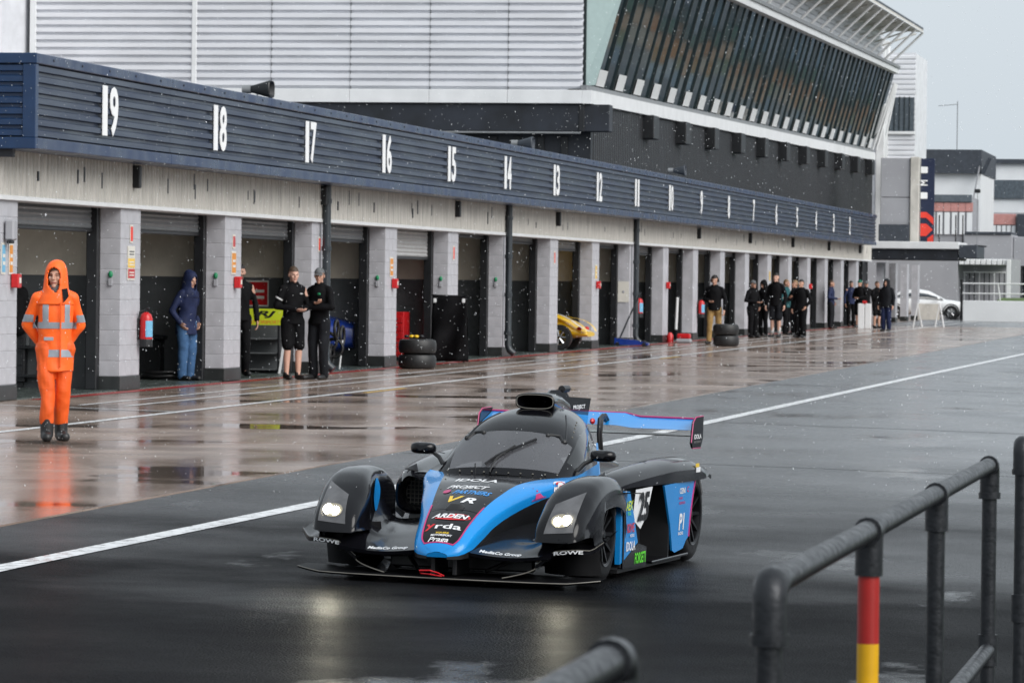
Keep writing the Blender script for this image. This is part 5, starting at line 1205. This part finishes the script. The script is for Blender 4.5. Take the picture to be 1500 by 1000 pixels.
# ------------------------------------------------------------------ things by the garages
def tyre_stack(label, x, y, n, r=.31, wd=.30, grp=None):
    for i in range(n):
        t = MB(); pr_ = [(r*.55, .0), (r*.75, .0), (r*.93, .02), (r, .07), (r, wd-.07), (r*.93, wd-.02), (r*.75, wd), (r*.55, wd), (r*.52, wd*.5), (r*.55, 0)]
        t.lathe(pr_, (0, 0, 0), 'z', 32); o = t.build('tyre', M['rubber'], None, smooth=40)
        o.location = (x+random.uniform(-.02, .02), y+random.uniform(-.03, .03), .0+i*(wd+.004)); tag(o, label % ('upper', 'on top of')[0:1] if 0 else label.replace('#', 'upper' if i else 'lower'), 'tyre', grp)
tyre_stack('# slick tyre of the stack beside the black cover', *hit(611, 540, 2, 0)[:2], 2, .34, .265)
tyre_stack('# tyre of the stack in front of the man in khaki trousers', *hit(1063, 507, 2, 0)[:2], 2, .33, .28)
sc_ = hit(611, 540, 2, 0)
gl = thing('work_gloves', 'yellow and black work gloves lying on the tyre stack', 'gloves', (sc_.x-.05, sc_.y, .548))
for i in range(4): MB().ell((-.15+i*.09, .02*(i % 2), .03), (.05, .05, .03), 8).build('glove_finger', M['yellow'] if i % 3 else M['black'], gl, smooth='all')
# black cover hung in front of a column
cv = thing('hanging_cover', 'black fabric cover draped on a frame in front of a column', 'cover')
a = hit(628, 531, 2, 0); yb = coly(5)-.95
P = []
for i in range(13):
    t = i/12; row = []
    for q in range(15):
        u = q/14; z = lerp(1.32, .03, u)+.06*math.sin(math.pi*t)*-1*(1-u)*.6; x = lerp(-15.78, -15.1, t)+(.03*u if t > .5 else -.02*u)
        row.append((x, yb-1.35+.05*math.sin(t*9+u*5)*(.3+u)+.03*math.sin(u*14+t*3), z))
    P.append(row)
c_o = MB().grid(P).build('fabric', CL['black'], cv, smooth='all'); sdm = c_o.modifiers.new('t', 'SOLIDIFY'); sdm.thickness = .012
MB().tube([(-15.8, yb-1.33, 1.3), (-15.08, yb-1.33, 1.29)], .012, 8).build('top_bar', M['black'], cv); 
for x in (-15.72, -15.16): MB().tube([(x, yb-1.31, 1.32), (x, yb-1.31, .0)], .012, 8).build('frame_leg', M['black'], cv); MB().cbox((x-.03, yb-1.40, 1.16), (x+.03, yb-1.385, 1.24), .01).build('clip', M['white'], cv)
# extinguishers on columns
def exting(label, k, z=.62, dx=0.):
    y = coly(k)+.02
    e = thing('fire_extinguisher', label, 'extinguisher', (XW+.12+dx, y-.12, z), 0)
    MB().lathe([(.001, 0), (.085, 0), (.09, .02), (.09, .40), (.07, .46), (.03, .49), (.001, .49)], (0, 0, 0), 'z', 20).build('cylinder', M['red'], e, smooth=True)
    MB().lathe([(.0915, .0), (.093, .01), (.093, .10), (.0915, .11)], (0, 0, 0), 'z', 20).build('base_band', M['black'], e)
    MB().grid([[(.0925*math.cos(a), .0925*math.sin(a), z2) for z2 in (.14, .37)] for a in np.linspace(-1.4, .2, 8)]).build('label_panel', M['ltblue'], e)
    MB().tube([(0, 0, .48), (0, 0, .53), (.05, -.03, .55)], .015, 8).build('valve', M['black'], e); MB().tube([(0, 0, .53), (-.08, -.06, .50), (-.11, -.06, .30), (-.10, -.05, .12)], .010, 6).build('hose', M['black'], e)
    MB().cbox((-.13, -.05, .1), (-.085, .05, .4), .008).build('bracket', M['black'], e)
exting('red fire extinguisher on the column between garages nineteen and eighteen', 1, .60)
exting('red fire extinguisher on the column beside the trolley jack', 9, .70)
exting('red fire extinguisher on the column behind the khaki-trousered man', 11, .62)
# signs on columns
def sign(label, k, z0, z1, mats, w=.34, name='wall_sign', bars=True, yo=0.):
    yc = coly(k)-CW/2+yo; t = thing(name, label, 'sign', (XW+.012, yc, (z0+z1)/2)); n = len(mats); h = (z1-z0)/n
    MB().cbox((-.008, -w/2-.02, -(z1-z0)/2-.02), (.0, w/2+.02, (z1-z0)/2+.02), .003).build('backing', M['paper'], t)
    for i, m in enumerate(mats):
        zc_ = (z1-z0)/2-h*(i+.5); p = MB().cbox((.001, -w/2, zc_-h/2+.008), (.005, w/2, zc_+h/2-.008), .002).build('field', M[m], t)
        if bars:
            for q in range(2): MB().box((.0055, -w*.36, zc_-h*.22+q*h*.26), (.0075, w*.36, zc_-h*.10+q*h*.26)).build('print_line', M['paper'] if m != 'paper' else M['greypaint'], p)
    return t
sign('blue and orange instruction sign on the column before garage nineteen', 0, 1.62, 1.98, ['ltblue'], .14, yo=-.12); sign('orange sign beside the blue sign on the column before garage nineteen', 0, 1.62, 1.98, ['orange_sign'], .14, yo=.22)
sign('white, yellow and red stacked warning sign between garages nineteen and eighteen', 1, 1.56, 2.0, ['paper', 'yellow', 'red'], .36)
sign('small pink notice high on the column between garages nineteen and eighteen', 1, 2.08, 2.3, ['banner_red'], .12, bars=False)
sign('pale instruction sign on the column between garages eighteen and seventeen', 2, 1.66, 1.98, ['orange_sign'], .26); sign('small red and white tag above the pale sign', 2, 2.06, 2.24, ['red'], .14, bars=False)
sign('small pink notice on the column between garages seventeen and sixteen', 3, 2.06, 2.28, ['banner_red'], .12, bars=False)
sign('pale instruction sign on the column between garages sixteen and fifteen', 4, 1.66, 1.98, ['orange_sign'], .26); sign('small pink notice on the column between garages fifteen and fourteen', 5, 2.0, 2.25, ['banner_red'], .12, bars=False)
sign('pale instruction sign on the column between garages twelve and eleven', 8, 1.66, 1.98, ['yellow'], .24); sign('small pink notice on the column between garages thirteen and twelve', 7, 2.0, 2.25, ['banner_red'], .12, bars=False)
sign('yellow notice on the column between garages seven and six', 14, 1.7, 2.0, ['yellow'], .3, bars=False)
for k, nm in ((0, 'before garage nineteen'), (2, 'between garages eighteen and seventeen'), (4, 'between garages sixteen and fifteen'), (8, 'between garages twelve and eleven'), (10, 'between garages ten and nine'), (16, 'between garages four and three')):
    cpnt = thing('alarm_call_point', 'red alarm call point box on the column '+nm, 'alarm', (XW+.01, coly(k)-CW/2+(.1 if k else .3), 1.52))
    MB().cbox((0, -.08, -.09), (.10, .08, .09), .012).build('housing', M['red'], cpnt); MB().cbox((.1, -.04, -.03), (.106, .04, .04), .002).build('glass', M['paper'], cpnt)
wn = thing('pinned_notice', 'cream paper notice on the side of the column between garages eleven and ten', 'notice', (XW-.15, coly(9)-CW-.012, 1.35))
MB().cbox((-.14, -.006, -.26), (.14, 0, .26), .002).build('sheet', M['paper'], wn); MB().ell((0, -.01, .0), (.03, .008, .04), 8).build('seal', M['fargrey'], wn)
for k in (1, 2, 4, 5, 6):
    gb = thing('green_door_button', 'green door release button on the reveal of column '+['', 'one', 'two', '', 'four', 'five', 'six'][k]+' from the marshal', 'button', (XW-.14, coly(k)-CW-.004, 1.62)); MB().ell((0, -.01, 0), (.035, .03, .05), 10).build('push_pad', M['green'], gb, smooth='all'); MB().cbox((-.03, -.03, -.16), (.03, .0, -.06), .006).build('switch_box', M['fargrey'], gb)
cmx = thing('wall_camera', 'grey security camera box on the column before garage nineteen', 'camera', (XW+.02, coly(0)-.55, 2.15)); MB().cbox((0, -.12, -.12), (.12, .06, .14), .02).build('housing', M['fargrey'], cmx); MB().cbox((.03, -.14, -.16), (.1, .0, -.12), .01).build('foot', M['black'], cmx)
# horn speakers on the roof edge
for px, py, nm in ((386, 131, 'above garages eighteen and seventeen'), (772, 210, 'above garage thirteen'), (997, 250, 'above garages ten and nine')):
    p = hit(px, py, 0, XF-.5); h_ = thing('horn_speaker', 'roof horn loudspeaker on a bracket '+nm, 'speaker', (p.x, p.y, FT-.07)); dz = p.z-FT+.07
    def sq(y, rx, rz): return [(rx*math.copysign(abs(math.cos(a))**.5, math.cos(a)), y, dz+rz*math.copysign(abs(math.sin(a))**.5, math.sin(a))) for a in np.linspace(0, 2*math.pi, 21)[:-1]]
    MB().grid([[(a_[1], a_[0], a_[2]) for a_ in sq(y, rx, rz)] for y, rx, rz in ((-.22, .05, .05), (-.1, .09, .08), (.12, .2, .14), (.14, .19, .13), (.0, .06, .05))], closed=True).build('horn', M['black'] if px < 500 else M['roofdark'], h_, smooth=40)
    MB().lathe([(.001, -.34), (.07, -.34), (.07, -.2), (.05, -.2)], (0, 0, dz), 'x', 14).build('driver', M['shutter'], h_, smooth=40); MB().tube([(-.1, 0, -.02), (-.1, 0, dz-.05)], .015, 6).build('bracket', M['shutter'], h_)
# green sign board on trolley in garage seventeen
sp_ = hit(385, 545, 2, 0)
sb = thing('sign_trolley', 'lime green motorsport sign board fixed on a black shelf trolley', 'sign stand', (-16.3, 72.0, .012))
MB().prism([(-.42, 0, .80), (.30, 0, .80), (.38, 0, .87), (.24, 0, 1.07), (-.42, 0, 1.07)], (0, .03, 0)).build('board', M['lime'], sb)
vs, fs = text_shape('RJ', .12, .34, .03, .3); MB().add([(-.02+v[0], -.004, .975+v[1]) for v in vs], fs).build('lettering', M['black'], sb)
vs, fs = text_shape('MOTORSPORT', .06, .56, .02, .3); MB().add([(-.06+v[0], -.004, .85+v[1]) for v in vs], fs).build('lettering', M['orange_sign'], sb)
for z in (.05, .32, .56): MB().cbox((-.42, 0, z), (.2, .4, z+.02), .004).build('shelf', M['greypaint'], sb)
MB().cbox((.18, -.02, .0), (.22, .05, .8), .004).build('side', M['black'], sb); so_ = MB().prism([(.20, -.03, .0), (.24, -.03, .0), (.38, -.03, 1.0), (.345, -.03, 1.0)], (0, .02, 0)).build('white_rail', M['white'], sb)
MB().cbox((-.42, .38, .0), (.2, .42, .8), .004).build('back_panel', M['greypaint'], sb)
rn = sign('red notice panel inside garage seventeen', 0, 1.0, 1.4, ['red'], .4); rn.location = (-16.75, coly(3)-CW/2-.12, 1.33); rn.rotation_euler = (0, 0, -math.pi/2)
# generic cars
def loft_car(root, st, mat, n=28, e=3.4, name='body'):
    P = []
    for (x, zb, zt, hw) in st:
        zc2 = (zb+zt)/2; P.append([(x, hw*math.copysign(abs(math.cos(a))**(2/e), math.cos(a)), zc2+(zt-zb)/2*math.copysign(abs(math.sin(a))**(2/e), math.sin(a))) for a in np.linspace(0, 2*math.pi, n+1)[:-1]])
    return MB().loft(P).build(name, mat, root, smooth=50)
def car_wheel(root, x, y, r, wd, s, rim=M['silver']):
    w = MB().lathe([(r*.6, y-s*0), (r*.93, y), (r, y-s*.03), (r, y-s*(wd-.03)), (r*.93, y-s*wd), (r*.6, y-s*wd)], (x, 0, r), 'y', 28).build('wheel', M['rubber'], root, smooth=40)
    MB().lathe([(r*.62, y-s*.002), (r*.55, y-s*.02), (r*.5, y-s*.09)], (x, 0, r), 'y', 24).build('rim', rim, w, smooth=40)
    for i in range(7):
        a = 2*math.pi*i/7; m = MB(); m.tube([(x+r*.08*math.cos(a), y-s*.02, r+r*.08*math.sin(a)), (x+r*.58*math.cos(a), y-s*.012, r+r*.58*math.sin(a))], [.022, .03], 6); m.build('spoke', rim, w)
    return w
# white saloon beyond the garages: nose towards +x
wc = thing('white_car', 'white saloon car parked nose out past the last garage column', 'car', (-16.0, 213.5, 0))
ST = [(-2.1, .45, .85, .72), (-2.0, .3, 1.0, .82), (-1.2, .2, 1.02, .9), (0, .2, .98, .91), (.6, .2, .96, .91), (1.2, .2, .92, .9), (1.7, .22, .84, .88), (2.05, .25, .72, .80), (2.18, .3, .6, .66)]
cr_ = [cr([s_[0] for s_ in ST], [s_[k] for s_ in ST]) for k in (1, 2, 3)]
wb3 = loft_car(wc, [(x, cr_[0](x), cr_[1](x), cr_[2](x)) for x in np.linspace(-2.1, 2.18, 40)], M['white'])
cab = [(-1.7, .9, .98, .7), (-1.1, .9, 1.36, .70), (-.3, .9, 1.43, .70), (.2, .9, 1.34, .72), (.95, .88, .95, .76)]
loft_car(wc, cab, M['white'], e=3, name='cabin'); loft_car(wc, [(-1.5, .95, 1.05, .71), (-1.05, .95, 1.29, .715), (-.3, .95, 1.36, .715), (.18, .95, 1.29, .733), (.9, .93, .975, .765)], M['winglass'], e=3, name='windows')
for x in (-1.35, 1.32):
    for s in (-1, 1): car_wheel(wc, x, s*.92, .33, .22, s); MB().lathe([(.36, s*.905), (.40, s*.915), (.40, s*.90)], (x, 0, .34), 'y', 28).build('wheel_arch', M['black'], wc)
for s in (-1, 1):
    MB().ell((1.98, s*.62, .68), (.14, .14, .05), 10).build('headlight', M['winglass'], wc, smooth='all'); MB().ell((2.08, s*.6, .40), (.1, .16, .07), 10).build('front_vent', M['black'], wc, smooth='all'); MB().ell((.7, s*.98, .98), (.08, .1, .07), 8).build('mirror', M['white'], wc, smooth='all')
MB().ell((2.14, 0, .5), (.06, .42, .12), 12).build('grille', M['black'], wc, smooth='all')
# yellow sports car tail poking from garage twelve
yc_ = thing('yellow_sports_car', 'yellow sports car with white stripe backed out of a garage', 'car', (-17.25, 102.1, .0))
S2 = [(-1.9, .3, .55, .5), (-1.2, .2, .75, .72), (-.3, .18, .72, .75), (.6, .18, .78, .76), (1.0, .2, .84, .78), (1.3, .25, .74, .74), (1.6, .3, .54, .70), (1.85, .32, .42, .60)]
q_ = [cr([s_[0] for s_ in S2], [s_[k] for s_ in S2]) for k in (1, 2, 3)]
loft_car(yc_, [(x, q_[0](x), q_[1](x), q_[2](x)) for x in np.linspace(-1.9, 1.85, 40)], M['yellow'], e=3)
for x in (-1.15, 1.22):
    for s in (-1, 1): car_wheel(yc_, x, s*.84, .30, .22, s)
for s in (-1, 1):
    P = [[(1.22-.42*math.cos(t)*(1 if math.cos(t) > 0 else 1.55), s*(.88-q*.28), .36+.42*max(math.sin(t), -.0)*(.92 if math.cos(t) < 0 else 1)) for q in (0, .5, 1)] for t in np.linspace(.2, 2.95, 14)]
    MB().grid(P).build('rear_arch', M['yellow'], yc_, smooth='all')
    MB().ell((1.66, s*.58, .50), (.06, .05, .05), 10).build('tail_light', M['red'], yc_, smooth='all')
MB().grid([[(x, y, q_[1](x)+.004) for y in (-.12, .12)] for x in np.linspace(.9, 1.82, 14)]).build('white_stripe', M['white'], yc_, smooth='all')
# blue car in garage sixteen
bc = thing('blue_car', 'blue and silver saloon car with gold roof inside a garage', 'car', (-18.35, 79.6, .012), math.radians(184))
S3 = [(-2, .3, .8, .7), (-1.2, .2, .95, .84), (0, .2, .95, .86), (.9, .2, .92, .86), (1.5, .22, .80, .84), (1.9, .3, .62, .76)]
q3 = [cr([s_[0] for s_ in S3], [s_[k] for s_ in S3]) for k in (1, 2, 3)]
loft_car(bc, [(x, q3[0](x), q3[1](x), q3[2](x)) for x in np.linspace(-2, 1.9, 30)], M['blue'])
loft_car(bc, [(-1.5, .85, .95, .66), (-.9, .85, 1.30, .66), (.2, .85, 1.36, .66), (.9, .85, 1.2, .68), (1.4, .8, .86, .72)], M['silver'], e=3, name='cabin'); loft_car(bc, [(-1.3, .92, 1.02, .672), (-.85, .92, 1.24, .672), (.2, .92, 1.28, .675), (.85, .92, 1.15, .692), (1.25, .9, .93, .73)], M['winglass'], e=3, name='windows')
MB().grid([[(x, y, 1.365-.05*abs(y)**2-(.08*max(0, x-.3)**2+.1*max(0, -x-.7)**2)) for y in (-.5, 0, .5)] for x in np.linspace(-.8, .6, 8)]).build('roof_panel', M['yellow_paint'], bc, smooth='all')
for x in (-1.3, 1.25):
    for s in (-1, 1): car_wheel(bc, x, s*.90, .31, .22, s, M['black'])
# trolley jack leaning on the pipe
jk = thing('trolley_jack', 'blue trolley jack with long handle beside the extinguisher', 'jack', (-15.62, 109.6, .0))
MB().prism([(-.3, -.15, .03), (.55, -.15, .03), (.55, -.15, .08), (.2, -.15, .16), (-.3, -.15, .20)], (0, .3, 0)).build('frame', M['blue'], jk)
for x in (-.22, .45):
    for y in (-.17, .17): MB().lathe([(.001, y-.02), (.05, y-.02), (.05, y+.02), (.001, y+.02)], (x, 0, .05), 'y', 12).build('wheel', M['black'], jk)
MB().tube([(-.2, 0, .15), (.05, .05, .75), (.32, .1, 1.35)], .022, 8).build('handle', M['pipe'], jk); MB().ell((.42, 0, .12), (.07, .07, .03), 10).build('saddle', M['black'], jk)
# red air-line kit, white tube, white board, A-frame barrier
ak = thing('air_tool_kit', 'small red compressor and bottle on the ground by a column', 'tool kit', (-15.3, 117.6, 0))
MB().lathe([(.001, 0), (.09, 0), (.09, .18), (.04, .26), (.001, .27)], (-.3, 0, 0), 'z', 14).build('bottle', M['red'], ak, smooth=True); MB().cbox((-.1, -.15, .1), (.25, .15, .24), .03).build('tank', M['red'], ak); MB().cbox((-.12, -.18, .0), (.27, .18, .1), .02).build('base', M['fargrey'], ak)
wt = thing('white_pole', 'short white pole leaning inside a garage doorway', 'pole', (-16.05, 122.2, .3)); MB().tube([(0, 0, 0), (.03, 0, .85)], .04, 8).build('tube', M['white'], wt); MB().ell((.03, 0, .86), (.05, .05, .03), 8).build('end_cap', M['white'], wt)
pb = hit(1266, 481.5, 2, 0); pbd = thing('pit_board', 'white pit board with a rounded top held upright on the ground', 'board', (pb.x, pb.y, 0), 0)
for x in (-.12, .13): MB().cbox((x-.12, -.02, .0), (x+.115, .02, .92), .05 if 0 else .018).build('leaf', M['white'], pbd)
MB().cbox((-.08, -.03, .90), (.08, .03, 1.02), .02).build('handle', M['red'], pbd)
af = hit(1360, 479, 2, 0); afd = thing('folding_barrier', 'folding A-frame barrier with pale legs and grey panel', 'barrier', (af.x, af.y, 0))
for x in (-.42, .42):
    MB().tube([(x-.17, 0, 0), (x, 0, .92)], .03, 6).build('leg', M['white_trim'], afd); MB().tube([(x+.17, 0, 0), (x, 0, .92)], .03, 6).build('leg', M['white_trim'], afd)
MB().cbox((-.42, -.02, .28), (.42, .02, .9), .008).build('panel', M['header'], afd)
# clutter inside the near garages
tt_ = thing('tool_trolley', 'dark wheeled equipment trolley inside garage nineteen behind the marshal', 'trolley', (-17.3, 60.6, .012))
for z in (.15, .55, .95): MB().cbox((-.5, -.3, z), (.5, .3, z+.03), .006).build('shelf', M['black'], tt_)
for x in (-.5, .5):
    for y in (-.3, .3): MB().tube([(x, y, 0), (x, y, 1.35)], .018, 6).build('upright', M['shutter'], tt_)
for i in range(7): MB().cbox((-.48+i*.14, -.2, .18+.4*(i % 3)), (-.37+i*.14, .15, .42+.4*(i % 3)+random.uniform(-.08, .1)), .015).build('crate', [M['black'], M['greypaint'], M['soffit']][i % 3], tt_)
wb4 = thing('work_bench', 'low black bench crowded with bottles inside garage eighteen', 'bench', (-17.5, 66.9, .012)); MB().cbox((-.9, -.4, .62), (.8, .4, .68), .01).build('top', M['black'], wb4); MB().cbox((-.85, -.35, .02), (.75, .35, .6), .01).build('cabinet', M['black'], wb4)
for i in range(6):
    bt = thing('oil_bottle', 'brown-capped bottle standing in the row on the garage eighteen bench', 'bottle', (-18.1+i*.2, 66.75+.05*(i % 2), .692), 0, 'bottles on the garage eighteen bench'); MB().lathe([(.001, 0), (.06, 0), (.06, .13), (.03, .18)], (0, 0, 0), 'z', 12).build('flask', M['black'], bt, smooth=True); MB().lathe([(.035, .17), (.035, .24), (.001, .24)], (0, 0, 0), 'z', 10).build('cap', M['cream'], bt, smooth=True)
ja = thing('hung_jacket', 'black jacket hanging on a rack inside garage nineteen', 'jacket', (-17.0, 59.4, 0)); cp_ = MB(); cap(cp_, (0, 0, 1.35), (0, 0, .9), .13, .17); cap(cp_, (-.1, 0, 1.38), (-.2, 0, .95), .06, .05); cap(cp_, (.1, 0, 1.38), (.2, 0, .95), .06, .05); fin(remesh(cp_, .02, 2, .012, 5), [CL['black']], 'coat', ja); MB().tube([(0, 0, 0), (0, 0, 1.7)], .015, 6).build('stand', M['black'], ja)
chx = thing('air_hose_cart', 'dark heap of hoses and trolley in garage sixteen doorway', 'trolley', (-16.3, 76.7, .012))
for i in range(5): MB().lathe([(.16, -.03), (.19, 0), (.16, .03), (.13, 0), (.16, -.03)], (random.uniform(-.2, .3), random.uniform(-.2, .2), .25+.11*i), random.choice('xy'), 18).build('hose_coil', M['rubber'], chx, smooth='all')
for x in (-.25, .25): MB().tube([(x, 0, .0), (x+.05, 0, .5)], .015, 6).build('leg', M['white'], chx)

def cabinet(label, x, y, w, h, mat='black'):
    c = thing('tool_cabinet', label, 'cabinet', (x, y, .012)); MB().cbox((-w/2, -.3, .08), (w/2, .3, h), .012).build('carcass', M[mat], c); n = 5
    for i in range(n):
        z = .12+(h-.18)*i/n; d = MB().cbox((-w/2+.03, -.318, z), (w/2-.03, -.3, z+(h-.18)/n-.02), .006).build('drawer', M[mat], c); MB().tube([(-w*.3, -.335, z+.08), (w*.3, -.335, z+.08)], .008, 6).build('handle', M['silver'], d)
    for sx in (-1, 1): MB().lathe([(.001, -.02), (.04, -.02), (.04, .02), (.001, .02)], (sx*w*.4, -.2, .04), 'y', 10).build('castor', M['rubber'], c)
cabinet('tall black tool cabinet against the wall of garage nineteen', -17.55, 60.75-.1, .8, 1.15)
cabinet('red roll cabinet inside garage fifteen beside the hanging cover', -16.75, 86.0-.9, .55, .95, 'red')
cabinet('black tool chest inside garage fourteen next to the drainpipe', -16.9, 92.2, .8, .8)
cabinet('grey tool chest in the garage past the yellow car', -16.9, 104.9+1.2, .7, .9, 'greypaint')
cabinet('black tool chest in the garage beside the trolley jack', -16.8, 117.2, .8, 1.0)
hz = thing('air_hose', 'looped black air hose on the floor of garage eighteen', 'hose', (-16.6, 66.2, .03)); MB().tube([(.32*math.cos(a)*(1+.1*math.sin(3*a)), .25*math.sin(a), .01*a) for a in np.linspace(0, 12, 40)], .014, 6).build('coil', M['rubber'], hz, smooth='all'); MB().ell((.3, 0, .05), (.06, .04, .04), 8).build('reel_end', M['rubber'], hz, smooth='all')

# ------------------------------------------------------------------ rain in the air
rm = MB(); r2 = np.random.default_rng(11); n = 9000
for i in range(n):
    y = 13+75*r2.random()**1.1; px = r2.uniform(-40, 1540); py = r2.uniform(-30, 720); d = ray(px, py); t = y/d.y; p = Vector((0, 0, CAM_H))+d*t
    if p.z < gz(p.x)+.05 or p.x < -14.9: continue
    q = r2.uniform(.0007, .0017)*(.6+y/40)*(1.5 if r2.random() < .06 else 1); l = q*r2.uniform(1.0, 2.4); sx = r2.normal()*.3
    rm.add([(p.x+q, p.y, p.z), (p.x, p.y+q, p.z), (p.x-q, p.y, p.z), (p.x, p.y-q, p.z), (p.x+sx*l, p.y, p.z+l), (p.x-sx*l, p.y, p.z-l)], [(0,1,4),(1,2,4),(2,3,4),(3,0,4),(1,0,5),(2,1,5),(3,2,5),(0,3,5)])
rain = rm.build('rain', pbr('rain_drops', (.85,.87,.9), .3, var=.05)); rain['kind'] = 'stuff'
